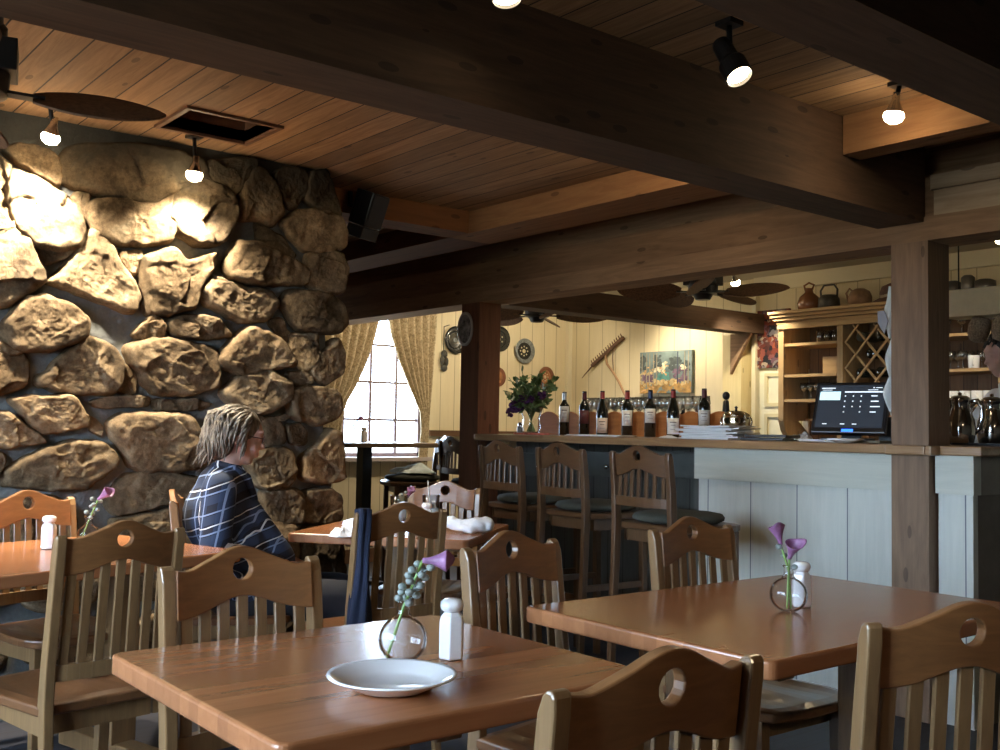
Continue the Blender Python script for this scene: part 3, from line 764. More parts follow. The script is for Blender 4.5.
def bud_vase(p, label, flowers, leaves=0, r=.047, group='round glass bud vases'):
    t = empty('bud_vase', p)
    prof = []
    for i in range(15):
        a = -PI/2+ .35+(PI-.75)*i/14; prof.append((r*math.cos(a), r*.95+r*math.sin(a)*.95))
    z0 = prof[0][1]; prof = [(a, z-z0) for a, z in prof]; zt = prof[-1][1]
    outer = [(0, 0)]+prof+[(.0125, zt+.008), (.012, zt+.026), (.0175, zt+.034)]
    inner = [(.0155, zt+.0335), (.0100, zt+.025), (.0105, zt+.006)]+[((a-.0025), z+.001) for a, z in reversed(prof[1:-1])]+[(0, .0045)]
    MB().lathe(outer+inner, 36, cap0=False).build('glass_bulb', GLASS, t, smooth=True)
    top = zt+.034
    for i, (dx, dy, h, dd) in enumerate(flowers):
        # stem from the bottom through the neck
        e = Vector((dx, dy, top+h)); m = Vector((0, 0, top-.015)); st = Vector((-dx*.6+.004*i, -dy*.6-.01, .008))
        pts = [st.lerp(m, k/4) for k in range(4)]+[m.lerp(e, k/4)+Vector((0, 0, 0)) for k in range(5)]
        MB().tube(pts, .0028, 8).build('stem', plain('stem_green', (.25, .42, .12), .4), t, smooth=True)
        calla(t, e, dd)
    if leaves:
        b = MB()
        for i in range(leaves):
            k = i/leaves; z = top-.012+k*.075; a = i*2.4
            c = Vector((.012*k*3*flowers[0][0]/.03+.004*math.cos(a), flowers[0][1]*k+.004*math.sin(a), z))
            b.tube([c, c+Vector((math.cos(a)*.01, math.sin(a)*.01, .006))], .0012, 5)
            b.ell(c+Vector((math.cos(a)*.014, math.sin(a)*.014, .008)), (.009, .009, .0075), 8)
        b.build('sprig', GREYG, t, smooth=True)
    return tag(t, label, 'vase', group)
e1 = Vector((RT.x, RT.y, 0)).normalized()
bud_vase((-1.68, 1.115, .7505), 'round glass bud vase with grey-green sprig and drooping lilac blossom on the plate table', [(e1.x*.035, e1.y*.035, .075, (e1.x*1.0, e1.y*1.0, .0))], 18)
bud_vase((-1.600, 2.225, .7505), 'round glass bud vase holding two purple calla lilies on the right table', [(-e1.x*.02, -e1.y*.02, .05, (-e1.x*.25, -e1.y*.25, 1)), (e1.x*.002, e1.y*.002, .016, (-fw.x*.55+e1.x*.12, -fw.y*.55+e1.y*.12, .85))], 3)
p = PZ(88, 545, .75); bud_vase((p.x, p.y, .7505), 'small glass vase with a purple flower on the far left table', [(e1.x*.03, e1.y*.03, .06, (e1.x*.8, e1.y*.8, .6))], 8, r=.04)
p = PD(399, 505, 4.80); bud_vase((p.x, p.y, .7505), 'small glass vase with a purple bloom among the glasses on the middle table', [(e1.x*.035, e1.y*.035, .03, (e1.x*.3, e1.y*.3, .6))], 6, r=.03)
bud_vase((-6.98, 4.13, 1.0755), 'thin stemmed flower in a small vase on the tall table by the window', [(.01, .02, .08, (.4, .5, .5))], 3, r=.025)

def tumbler(p, label, straw=True, h=.14):
    t = empty('water_glass', p)
    MB().lathe([(0, 0), (.030, 0), (.0315, .003), (.041, h), (.0385, h), (.0295, .010), (0, .009)], 28, cap0=False).build('glass_wall', glassm('tumbler_glass', (.95, .98, 1), .06, .12), t, smooth=True)
    MB().lathe([(0, .0105), (.029, .0108), (.035, h*.55), (0, h*.55)], 24, cap0=False).build('water', plain('iced_water', (.55, .64, .74), .15), t, smooth=True)
    if straw: MB().tube([(.01, 0, .014), (-.014, -.01, h+.065)], .003, 8).build('straw', PAPER, t)
    return tag(t, label, 'glass', 'water glasses on the middle table')
p = PD(399, 500, 4.66); tumbler((p.x, p.y, .7505), 'water glass, left one on the middle table, in front of the purple flower', False)
p = PD(431, 500, 4.72); tumbler((p.x, p.y, .7505), 'water glass with a pale straw on the middle table')

def cloth_heap(name, p, w, d, h, seed, label, mat, cat='napkin', rz=0, group=None):
    def f(u, v):
        x, y = (u-.5)*2, (v-.5)*2; rr_ = math.sqrt(x*x+y*y)
        q = Vector((x*1.6+seed, y*1.6, seed*.3))
        wob = 1+.25*noise.noise(Vector((math.atan2(y, x)*1.5, seed, 0)))
        z = max(0, 1-(rr_/wob)**2.2)*(.55+.45*noise.noise(q))+.35*abs(noise.noise(q*2.3))*max(0, 1.2-rr_)
        s_ = min(1, 1/max(rr_, .001)) if rr_ > 1 else 1
        return Vector((x*s_*w/2*wob, y*s_*d/2*wob, max(0, z)*h+.0015))
    b = MB(); b.grid(f, 34, 34)
    b.grid(lambda u, v: Vector((f(u, v).x, f(u, v).y, .0004)), 34, 34)
    bmesh.ops.remove_doubles(b.b, verts=b.b.verts, dist=.0001)
    o = b.build(name, mat, None, smooth=True); o.location = p; o.rotation_euler = (0, 0, rz)
    return tag(o, label, cat, group)
p = PD(468, 519, 4.42); rn = random.Random(4); b = MB()
b.cap((-.085, .03, .045), (-.03, -.005, .028), .026, .024); b.ell((.03, 0, .032), (.062, .045, .032)); b.ell((.075, .01, .034), (.042, .04, .032)); b.ell((.0, .0, .022), (.05, .05, .022)); b.ell((.01, -.03, .016), (.03, .03, .016))
o = b.build('cloth_napkin', LINEN, None, remesh=.005); o.location = (p.x, p.y, .751); o.rotation_euler = (0, 0, math.atan2(e1.y, e1.x))
tx_ = bpy.data.textures.new('crease', 'CLOUDS'); tx_.noise_scale = .035; md = o.modifiers.new('creases', 'DISPLACE'); md.texture = tx_; md.strength = .016; md.mid_level = .45
tag(o, 'crumpled white napkin at the right of the middle table', 'napkin')
p = PD(341, 522, 4.20); cloth_heap('cloth_napkin', (p.x, p.y, .7505), .11, .10, .05, 5.1, 'small white napkin at the left end of the middle table', LINEN, rz=.3)

# folded cloth on the window stool
so_ = Vector((-6.52, 4.66, 0)); fdir = Vector((-.35, -.94, 0)).normalized()
pc = so_+fdir*.22
cloth_heap('folded_cloth', (pc.x, pc.y, .848), .36, .30, .09, 8.2, 'folded teal and white cloth lying on the window stool', plain('teal_white_cloth', (.68, .80, .82), .9, var=.3, vs=7), 'cloth', rz=.5)

# navy cloth over the chair post
def hang(u, v):
    a = 2*PI*u; k = v
    path = Vector((.0, 0, 0))
    z = .915-.52*k if k > .06 else .915-.02*k/.06*.3
    w = .019+.016*min(1, k*1.3)+.005*math.sin(9*k+1)
    d = .030+.012*k
    rip = 1+.18*math.sin(a*5+k*4)+.1*noise.noise(Vector((math.cos(a)*2, math.sin(a)*2, k*5)))
    if k < .04: rip *= max(.15, (k/.04)**.5)
    return Vector((math.cos(a)*w*rip, math.sin(a)*d*rip+.02*k, z))
b = MB(); b.grid(hang, 40, 44); bmesh.ops.remove_doubles(b.b, verts=b.b.verts, dist=.0003)
o = b.build('navy_cloth', plain('navy_fabric', (.006, .012, .034), .85, var=.3, vs=12), None, smooth=True)
o.location = (-3.115, 1.892, 0); o.rotation_euler = (0, 0, face_rz(-1, .06))
tag(o, 'navy blue cloth draped over the chair post at the middle table', 'garment')

# ---------------------------------------------------------------- bar
BT = 1.16
r = empty('bar_counter'); tag(r, 'long wooden bar counter with pale vertical-board front between the two posts', 'bar counter')
b = MB()
b.box(-5.415, -2.462, 4.115, 4.95, BT-.042, BT).box(-2.462, RPX+.006, 4.105, 4.146, BT-.044, BT-.002).box(RPX+.007, RPX+.035, 4.105, 4.30, BT-.044, BT-.002).box(RPX+.036, -2.07, 4.17, 4.95, BT-.042, BT-.002).box(-2.462, RPX+.03, RPY+.006, 4.95, BT-.042, BT).box(-5.78, -5.415, 4.345, 4.95, BT-.042, BT)
b.build('countertop', BARTOP, r, bevel=.006)
xp = PY(699, 470, 4.19).x
b = MB(); b.box(xp, -2.462, 4.19, 4.23, .0, .955).box(RPX+.01, -2.125, 4.21, 4.25, 0, .955)
b.build('front_panel', BARP, r)
MB().box(-2.165, -2.125, 4.252, 4.92, 0, .955).build('end_panel', plain('taupe_paint', (.17, .14, .11), .6, var=.2, vs=6), r)
b = MB(); b.box(xp-.01, -2.462, 4.165, 4.23, .957, BT-.043).box(RPX+.01, -2.11, 4.185, 4.25, .957, BT-.043)
b.build('cap_board', BARP2, r)
MB().box(-2.165, -2.11, 4.252, 4.94, .957, BT-.043).build('end_cap_board', plain('taupe_cap_paint', (.26, .23, .19), .6, var=.15, vs=6), r)
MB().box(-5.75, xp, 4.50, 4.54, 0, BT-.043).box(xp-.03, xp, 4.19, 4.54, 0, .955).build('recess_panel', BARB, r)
for i, x in enumerate((609, 672, 540)):
    c = PY(x, 467, 4.49)
    f = MB(); f.box(c.x-.30, c.x+.30, 4.485, 4.5, c.z-.06, c.z+.09)
    f = f.build('drawer_front', plain('drawer_grey', (.125, .128, .115), .45, var=.15, vs=8), r, bevel=.003)
    MB().lathe([(0, 0), (.007, 0), (.006, .012), (.014, .018), (.014, .024), (0, .028)], 14, M=Matrix.Translation((c.x, 4.484, c.z)) @ Matrix.Rotation(PI/2, 4, 'X')).build('knob', CHROME, f, smooth=True)
# small wood block under the bar top, left
c = PY(505, 443, 4.30); o = MB().box(c.x-.07, c.x+.07, 4.28, 4.34, BT-.10, BT-.043).build('bar_bracket', PINE_X, r)

# scalloped orange bottle rack
def wave(n, per, amp, base, w, x0=0): return [(x0+w*i/n, base+amp*abs(math.sin(PI*(w*i/n)/per))) for i in range(n+1)]
xa, xb = PY(541, 420, 4.99).x, PY(737, 420, 4.99).x
per = (xb-xa)/8
t = empty('bottle_rack', (xa, 4.96, BT)); W_ = xb-xa
pf = [(0, 0)]+wave(120, per, .045, .12, W_)+[(W_, 0)]
MB().prism([(x, z) for x, z in pf], (0, 0, .001), (1, 0, 0), (0, 0, 1), (0, 1, 0), .018).build('scalloped_back', RACKW, t)
MB().box(0, W_, .019, .14, .001, .014).build('base_board', RACKW, t)
for k in range(9):
    x = min(W_-.012, k*per)
    MB().prism([(0, .014), (.12, .014), (.12, .10), (.07, .135), (0, .15)], (x, .019, 0), (0, 1, 0), (0, 0, 1), (1, 0, 0), .012).build('divider', RACKW, t)
tag(t, 'orange scalloped wooden rack running along the back of the bar behind the bottles', 'rack')

def bottle(p, label, foil, lab, bord=True, s=1, group='wine bottles lined up on the bar', lz=(.06, .15)):
    t = empty('wine_bottle', p); t.scale = (s, s, s)
    if bord: prof = [(0, 0), (.034, 0), (.0375, .004), (.0375, .19), (.035, .207), (.024, .222), (.0155, .236), (.0145, .245), (.0140, .29), (.0155, .292), (.0155, .30), (0, .30)]
    else: prof = [(0, 0), (.038, 0), (.041, .004), (.041, .14), (.037, .17), (.026, .205), (.018, .235), (.0145, .26), (.0140, .29), (.0155, .292), (.0155, .30), (0, .30)]
    MB().lathe(prof, 26, cap0=False).build('glass_body', BOTTLE, t, smooth=True)
    MB().lathe([(.0162, .245), (.0152, .30), (.0152, .3015), (0, .3018)], 20, cap0=False).build('foil', foil, t, smooth=True)
    # label wraps the side that faces the room
    R_ = prof[3][0]+.0006
    a0 = math.atan2(-p[1], -p[0])
    if lab:
        b = MB(); b.grid(lambda u, v: Vector((R_*math.cos(a0+(u-.5)*2.0), R_*math.sin(a0+(u-.5)*2.0), lz[0]+(lz[1]-lz[0])*v)), 14, 2)
        lo = b.build('bottle_label', lab, t, smooth=True, solid=.0006)
        b = MB(); R2 = R_+.0008
        for k, (zz, hh, ww) in enumerate(((.72, .05, .5), (.55, .03, .35), (.3, .02, .45))):
            b.grid(lambda u, v: Vector((R2*math.cos(a0+(u-.5)*2*ww), R2*math.sin(a0+(u-.5)*2*ww), lz[0]+(lz[1]-lz[0])*(zz+hh*v))), 6, 1)
        b.build('printed_band', plain('label_ink', (.10, .06, .05), .6), lo)
    return tag(t, label, 'wine bottle', group)
FS = plain('silver_foil', (.5, .5, .52), .3, .8); FR = plain('red_foil', (.28, .03, .02), .35, .3); FB = plain('black_foil', (.02, .018, .02), .3, .3); FM = plain('maroon_foil', (.10, .015, .02), .35, .3); FN = plain('navy_foil', (.02, .03, .07), .3, .3)
LW = plain('label_cream', (.80, .76, .66), .6, var=.05); LG = plain('label_grey', (.62, .60, .56), .6, var=.05); LP = plain('label_peach', (.85, .68, .52), .6, var=.05); LD = plain('label_dark', (.12, .03, .03), .5, var=.3)
for px, foil, lab, bord, lz, lb in ((564, FS, LG, True, (.09, .20), 'dark wine bottle with silver foil and grey label, first in the row by the flowers'),
    (584, FM, LD, True, (.08, .17), 'dark wine bottle with maroon neck and dark label, second from the flower vase'),
    (602, FR, LP, False, (.02, .12), 'sloping-shouldered wine bottle with red foil and low peach label'),
    (627, FR, LW, True, (.07, .17), 'wine bottle with red foil and tall cream label left of the painting'),
    (650, FN, LW, True, (.09, .18), 'wine bottle with dark blue foil and cream label under the painting'),
    (673, FR, LW, False, (.02, .12), 'sloping-shouldered wine bottle with red foil and low cream label under the painting'),
    (704, FM, LG, True, (.08, .17), 'tall dark wine bottle by the paper stack, rightmost of the row')):
    p = PY(px, 436, 4.885); bottle((p.x, 4.885, BT+.0005), lb, foil, lab, bord, lz=lz)
for px, foil, lb in ((683, FB, 'wine bottle behind the rack, left of two showing only their necks'), (697, FM, 'wine bottle behind the rack, right of two showing only their necks')):
    p = PY(px, 425, 5.62); bottle((p.x, 5.62, 1.1205), lb, foil, None, True, .9, 'wine bottles behind the rack')

# back counter behind the bar, with glasses
r = empty('back_counter'); tag(r, 'low wooden back counter behind the bar holding glasses and the steel urn', 'counter')
MB().box(-6.2, -4.5, 5.35, 5.78, 1.08, 1.12).build('worktop', BARTOP, r, bevel=.004)
MB().box(-6.15, -4.55, 5.40, 5.75, 0, 1.08).build('body', BARB, r)
MB().box(-6.1, -4.85, 5.37, 5.56, 1.225, 1.24).box(-6.1, -6.08, 5.37, 5.56, 1.12, 1.225).box(-4.87, -4.85, 5.37, 5.56, 1.12, 1.225).build('riser_shelf', PINE_X, r)
wg = None
def wine_glass_prof(h=.17, r_=.035): return [(0, 0), (.032, 0), (.032, .002), (.006, .006), (.0035, .012), (.0035, h*.45), (.01, h*.49), (r_*.85, h*.6), (r_, h*.75), (r_*.86, h), (r_*.82, h), (r_*.96, h*.75), (r_*.8, h*.61), (0, h*.51)]
GL2 = glassm('thin_glass', (.95, .98, 1), .12, .30)
g0 = MB().lathe(wine_glass_prof(.20, .038), 18, cap0=False).build('wine_glass', GL2, None, smooth=True)
first = True; n_g = 0
for row in range(2):
    for k in range(15):
        px = 590+k*8.2
        if 678 < px < 702 and row == 1: continue
        p = PY(px, 420, 5.42+row*.085)
        o = g0 if first else g0.copy()
        if not first: COL.objects.link(o)
        first = False
        o.location = (max(p.x, -6.06), 5.42+row*.085, 1.2405)
        tag(o, 'clear stemmed glass in the crowded rows on the back counter behind the bottles', 'wine glass', 'stemmed glasses on the back counter')

# steel urn and pots at the right end of the bottle row
p = PY(731, 425, 5.15)
r = empty('steel_samovar', (p.x, 5.05, BT+0)); r.location = (PY(736, 435, 4.86).x, 4.86, BT+.0005); r.scale = (.62, .62, .66)
MB().lathe([(0, 0), (.07, 0), (.075, .01), (.09, .04), (.125, .10), (.13, .17), (.12, .20), (.125, .205), (.125, .215), (.10, .235), (.05, .25), (0, .255)], 32).build('body', plain('brass_steel', (.60, .52, .36), .15, 1), r, smooth=True)
MB().lathe([(0, .25), (.012, .25), (.01, .27), (.018, .28), (0, .295)], 14).build('lid_knob', BLACKP, r, smooth=True)
for s in (-1, 1):
    MB().tube([(s*.12, 0, .18), (s*.17, 0, .19), (s*.185, 0, .15), (s*.165, 0, .11), (s*.125, 0, .11)], .009, 8).build('handle', CHROME, r, smooth=True)
MB().tube([(.06, -.10, .04), (.08, -.16, .05), (.08, -.165, .02)], .009, 8).build('tap', CHROME, r, smooth=True)
tag(r, 'round metal urn with side handles just past the right end of the bottle rack', 'urn')
p = PY(724, 425, 5.66); r = empty('pepper_mill', (p.x, 5.68, 1.1205)); MB().lathe([(0, 0), (.03, 0), (.028, .08), (.02, .16), (.026, .22), (.02, .29), (.012, .30)], 20).build('body', BLACKP, r, smooth=True)
MB().ell((0, 0, .33), (.026, .026, .03)).build('crank_top', BLACKP, r, smooth=True)
tag(r, 'tall black pepper mill standing behind the metal urn', 'pepper mill')

# flowers on the bar
vp = PY(531, 431, 4.62)
t = empty('flower_vase', (vp.x, 4.62, BT+.0005)); t.rotation_euler = (0, 0, 0)
MB().lathe([(0, 0), (.050, 0), (.058, .01), (.068, .05), (.062, .09), (.060, .12), (.085, .19), (.082, .19), (.056, .12), (.058, .09), (.063, .05), (.052, .014), (0, .012)], 30, cap0=False).build('glass_vase', GLASS, t, smooth=True)
st = MB(); lf = MB(); bl = MB(); pk = MB(); rf = random.Random(11)
for i in range(46):
    a = rf.random()*2*PI; sp = rf.random()**.6*.185; h = rf.uniform(.24, .46)-sp*.25
    e = Vector((math.cos(a)*sp, math.sin(a)*sp, h)); m = Vector((math.cos(a)*.025, math.sin(a)*.025, .15)); s0 = Vector((-math.cos(a)*.03, -math.sin(a)*.03, .02))
    st.tube([s0, m, m.lerp(e, .5)+Vector((0, 0, .02)), e], .0022, 5)
    for q in range(9):
        c = m.lerp(e, rf.uniform(.25, 1)); d = Vector((rf.uniform(-1, 1), rf.uniform(-1, 1), rf.uniform(-.3, 1)))
        leaf(lf, c, d, rf.uniform(.035, .075), rf.uniform(.02, .036))
    if i % 9 == 4:
        for q in range(8): bl.ell(e+Vector((rf.uniform(-.012, .012), rf.uniform(-.012, .012), rf.uniform(0, .03))), .008, 6)
for c, rad in (((-.10, -.02, .20), .05), ((-.145, .0, .15), .032), ((-.02, -.09, .235), .036), ((.07, -.06, .27), .03), ((-.07, -.08, .25), .03)):
    cc_ = Vector((e1.x*c[0], e1.y*c[0], 0))+Vector((-fw.x*-c[1], -fw.y*-c[1], 0)) if False else Vector((e1.x*c[0]+fw.x*c[1], e1.y*c[0]+fw.y*c[1], c[2]))
    for q in range(26):
        d = Vector((rf.gauss(0, 1), rf.gauss(0, 1), rf.gauss(0, 1))).normalized()
        leaf(pk, cc_+d*rad*.15, d, rad, rad*.9, .3)
st.build('stems', GREEN, t); lf.build('foliage', GREEN, t, smooth=True); pk.build('purple_blooms', DPURPLE, t, smooth=True)
bl.build('cream_buds', plain('cream_buds', (.62, .62, .35), .6), t, smooth=True)
tag(t, 'glass vase of green foliage and purple flowers at the left end of the bar', 'vase of flowers')
p = PY(518, 430, 4.7); r = empty('small_shaker', (p.x, 4.72, BT+.0005))
MB().lathe([(0, 0), (.022, 0), (.024, .004), (.022, .05), (.015, .06)], 18).build('glass_body', plain('grey_glass', (.35, .36, .36), .15), r, smooth=True)
MB().lathe([(.0165, .058), (.018, .075), (.01, .083), (0, .084)], 18, cap0=False).build('metal_cap', CHROME, r, smooth=True)
tag(r, 'small grey shaker left of the flower vase on the bar', 'shaker')

# loose papers, menus, trays on the bar
def sheets(name, px, Y, w, d, n, mat, label, z0=BT+.003, dz=.004, rz=0, cat='papers', jit=.015, parent=None):
    p = PY(px, 436, Y); t = empty(name, (p.x, Y, z0), rz); rj = random.Random(int(px))
    for i in range(n):
        b = MB(); a = rj.uniform(-.12, .12); ox, oy = rj.uniform(-jit, jit), rj.uniform(-jit, jit)
        zb = i*dz
        def f(u, v, a=a, ox=ox, oy=oy, zb=zb):
            x, y = (u-.5)*w, (v-.5)*d
            return Vector((x*math.cos(a)-y*math.sin(a)+ox, x*math.sin(a)+y*math.cos(a)+oy, zb+.0008+.0035*i*abs(math.sin(u*3+i))*.2))
        b.grid(f, 6, 4); b.build('sheet', mat, t, solid=dz*.97)
    return tag(t, label, cat)
sheets('paper_stack', 716, 4.50, .34, .24, 9, PAPER, 'untidy pile of white papers on the bar right of the bottles', rz=.1, dz=.0078, jit=.03)
sheets('paper_sheets', 600, 4.45, .40, .18, 2, PAPER, 'flat pale sheets lying in front of the bottles on the bar', rz=.05)
b = MB(); b.box(-.12, .12, -.09, .09, 0, .014).box(-.10, .13, -.08, .10, .016, .03); o = b.build('menu_folders', BLACKP, None, bevel=.003); p = PY(769, 436, 4.50); o.location = (p.x, 4.50, BT+.0005); o.rotation_euler = (0, 0, .2)
tag(o, 'two black folders stacked at the right of the white paper pile', 'folder')
o = MB().box(-.13, .10, -.05, .05, 0, .012).build('red_booklet', plain('red_print', (.55, .16, .12), .6, var=.5, vs=30), None, bevel=.002); p = PY(532, 433, 4.35); o.location = (p.x, 4.36, BT+.0005); o.rotation_euler = (0, 0, .1)
tag(o, 'red and white booklet lying in front of the flower vase', 'booklet')
p = PY(668, 436, 4.40); cloth_heap('paper_napkin', (p.x, 4.40, BT+.0005), .12, .08, .02, 3.9, 'white paper napkin at the foot of the bottles, left of the paper pile', PAPER)
p = PY(688, 433, 4.62); o = MB().lathe([(0, 0), (.035, 0), (.045, .015), (.055, .035), (.05, .035), (.04, .015), (0, .008)], 16, cap0=False).build('glass_dish', GLASS, None, smooth=False); o.location = (p.x, 4.66, BT+.0005)
tag(o, 'small fluted glass dish beside the paper pile', 'dish')
p = PY(800, 436, 4.66); cloth_heap('receipt_pile', (p.x, 4.70, BT+.0005), .13, .12, .06, 6.6, 'crumpled receipts left of the touch screen', plain('receipt_mix', (.45, .43, .40), .8, var=.9, vs=25), 'papers')
sheets('order_slips', 822, 4.36, .20, .12, 3, PAPER, 'white order slips under the touch screen', rz=-.1, dz=.003)
p = PY(845, 437, 4.22); o = MB().lathe([(0, 0), (.04, 0), (.06, .008), (.085, .018), (.083, .020), (.05, .010), (0, .006)], 30, cap0=False).build('saucer', WHITE, None, smooth=True); o.location = (p.x, 4.225, BT+.0005)
tag(o, 'white saucer on the bar below the touch screen', 'saucer')
o = MB().box(-.07, .07, -.05, .05, 0, .012).build('order_pad', plain('pad_olive', (.2, .19, .13), .6), None, bevel=.002); p = PY(872, 437, 4.36); o.location = (p.x, 4.36, BT+.0005)
tag(o, 'dark order pad between the touch screen and the thick post', 'notepad')

# POS touch screen
sp = PY(846, 407, 4.62)
r = empty('touch_screen', (sp.x, 4.62, BT+.0005), math.radians(17))
MB().box(-.11, .11, -.06, .12, 0, .02).bar((0, .10, .01), (0, .13, .15), .10, .03).build('stand', BLACKP, r, bevel=.004)
tilt = Matrix.Translation((0, .02, .045)) @ Matrix.Rotation(math.radians(-24), 4, 'X')
W2, H2 = .185, .285
MB().box(-W2, W2, -.006, .03, 0, H2, M=tilt).build('housing', BLACKP, r, bevel=.005)
scr = MB().box(-W2+.018, W2-.018, -.0075, -.0062, .028, H2-.018, M=tilt).build('display', emit('display_dark', (.016, .022, .032), 1.0), r)
b = MB()
ui = lambda x0, x1, z0, z1: b.box(x0, x1, -.0088, -.0078, z0, z1, M=tilt)
ui(-.155, -.085, .248, .252); ui(-.035, .16, .225, .231)
ui(.105, .112, .249, .254); ui(.118, .150, .250, .253); ui(-.15, -.10, .238, .2405); ui(.08, .13, .238, .2405)
for i, z in enumerate((.205, .175, .145, .115)):
    for j, x in enumerate((-.03, .01, .05)): 
        if i == 3 and j == 1: continue
        ui(x-.003, x+.003, z-.003, z+.003)
    ui(.10, .10+.03+.008*(i % 3), z-.0025, z+.0025)
for x in (-.13, -.04, .02): ui(x, x+.022, .045, .049)
b.build('screen_text', emit('screen_white', (.75, .85, .95), 1.3), scr)
b = MB(); b.box(-.16, -.055, -.0088, -.0078, .182, .230, M=tilt); b.build('ticket_panel', emit('screen_panel', (.62, .85, .92), 1.0), scr)
MB().box(-.028, .028, -.010, -.006, .006, .018, M=tilt).build('blue_light', emit('blue_led', (.02, .12, 1), 4), r)
tag(r, 'black point-of-sale touch screen with lit keypad on the bar', 'touch screen')
p = PY(889, 430, 4.80); o = MB().box(-.04, .04, -.05, .05, 0, .10).prism([(-.04, .10), (.04, .10), (.03, .13), (-.03, .13)], (0, -.05, 0), (1, 0, 0), (0, 0, 1), (0, 1, 0), .10).build('receipt_printer', plain('printer_grey', (.06, .065, .07), .5), None, bevel=.004); o.location = (p.x-.012, 4.84, BT+.0005)
tag(o, 'dark receipt printer between the touch screen and the thick post', 'printer')

# order tickets pinned up left of the post
t = empty('hanging_tickets', (0, 0, 0)); rj = random.Random(5)
for k, (x, y0_, y1_, w) in enumerate(((884, 288, 340, 15), (886, 335, 385, 13), (885, 372, 418, 14))):
    a, c = PY(x, y0_, 4.47), PY(x, y1_, 4.47)
    def f(u, v, a=a, c=c, w=w, k=k):
        z = a.z+(c.z-a.z)*v; ww = .058*(1-.75*abs(v-.45)*1.6)
        return Vector((a.x+.075-ww*(1-u), 4.46+.012*math.sin(u*4+v*5+k)-.03*(1-u), z))
    b = MB(); b.grid(f, 8, 10); b.build('ticket', plain('ticket_white', (.80, .86, .86), .8), t, solid=.001, smooth=True)
a = PY(880, 322, 4.43)
b = MB(); b.prism([(-.015, .05), (.02, .05), (.04, .0), (.02, -.06), (-.01, -.01)], (a.x+.01, 4.415, a.z), (1, 0, 0), (0, 0, 1), (0, 1, 0), .004); b.build('grey_card', plain('card_grey', (.34, .36, .42), .7), t)
tag(t, 'white paper slips hanging against the left side of the thick post', 'papers')

# steel pitchers
def pitcher(p, label, rz, s=1):
    t = empty('steel_pitcher', p, rz); t.scale = (s, s, s)
    MB().lathe([(0, 0), (.058, 0), (.062, .004), (.066, .03), (.070, .06), (.064, .11), (.048, .15), (.043, .175), (.048, .20), (.051, .205), (.047, .204), (.040, .175), (.044, .15), (.060, .11), (.065, .06), (.06, .01), (0, .008)], 36, cap0=False).build('body', CHROME, t, smooth=True)
    MB().lathe([(.047, .2), (.046, .212), (.03, .222), (.008, .225), (.010, .235), (0, .240)], 30, cap0=False).build('lid', CHROME, t, smooth=True)
    MB().tube([(.046, 0, .195), (.075, 0, .20), (.098, 0, .17), (.098, 0, .12), (.085, 0, .07), (.062, 0, .045)], [.007, .008, .008, .008, .007, .006], 10, sy=1.6).build('handle', CHROME, t, smooth=True)
    MB().tube([(-.040, 0, .165), (-.060, 0, .195), (-.066, 0, .205)], [.016, .012, .008], 10).build('spout', CHROME, t, smooth=True)
    return tag(t, label, 'pitcher', 'steel pitchers at the right end of the bar')
p = PY(959, 440, 4.52); pitcher((p.x, 4.53, BT+.0105), 'shiny steel pitcher next to the thick post, left one of the pair', math.radians(35), .95)
p = PY(990, 440, 4.72); pitcher((p.x, 4.74, BT+.0105), 'shiny steel pitcher at the right edge, right one of the pair', math.radians(200), .95)
a, c = PY(952, 441, 4.5), PY(1000, 441, 4.5)
o = MB().prism(rrect(.34, .30, .03), (0, 0, 0), (1, 0, 0), (0, 1, 0), (0, 0, 1), .01).build('serving_tray', BLACKP, None, bevel=.002); o.location = (-2.20+.0, 4.61, BT+.0003)
o.location.x = -2.22; o.location.y = 4.66
tag(o, 'black tray under the steel pitchers at the right end of the bar', 'tray')

# ---------------------------------------------------------------- hutch on the back wall
HY = 6.85; HX0, HX1, HM = -5.03, -3.24, -4.475
r = empty('wall_hutch'); tag(r, 'tall pine hutch with open shelves and diamond wine lattice on the back wall', 'hutch')
for k_, (a_, c_, z_) in enumerate(((HX0, HX0+.05, 1.30), (HM-.025, HM+.025, 1.0), (-4.0, -3.95, 1.0), (HX1-.045, HX1, 1.0))):
    b = MB(); b.box(a_, c_, HY, YB-.002, z_, 2.06)
    if k_ == 0: b.prism([(0, 1.30), (.20, 1.30), (.37, 1.18), (.37, .9), (.16, .9), (.14, 1.1), (.03, 1.22)], (HX0, HY, 0), (0, 1, 0), (0, 0, 1), (1, 0, 0), .05)
    b.build('upright', PINE, r, bevel=.003)
b = MB(); b.box(HX0, HX1, HY-.02, HY+.01, 2.02, 2.06)
for i, (z, o_) in enumerate(((2.06, .0), (2.085, .025), (2.11, .045), (2.135, .065))): b.box(HX0-o_*.6-.005, HX1+o_, HY-.02-o_, YB-.002, z, z+.024)
b.build('crown', PINE_X, r, bevel=.003)
MB().box(HX0+.05, HX1-.045, YB-.02, YB-.003, .9, 2.06).build('back_boards', PINE_D, r)
for z in (1.885, 1.64, 1.445): MB().box(HX0+.05, HM-.035, HY+.01, YB-.02, z, z+.022).build('shelf', PINE_X, r)
for z in (1.885, 1.64, 1.40): MB().box(-3.95, HX1-.045, HY+.01, YB-.02, z, z+.022).build('shelf', PINE_X, r)
MB().box(HX0+.05, HX1-.045, HY-.05, YB-.02, .95, 1.0).build('shelf', PINE_X, r)
MB().box(-4.83, -4.62, HY+.2, HY+.22, 1.20, 1.30).box(-4.86, -4.6, HY+.12, HY+.24, 1.30, 1.315).build('small_ledge', PINE_X, r)
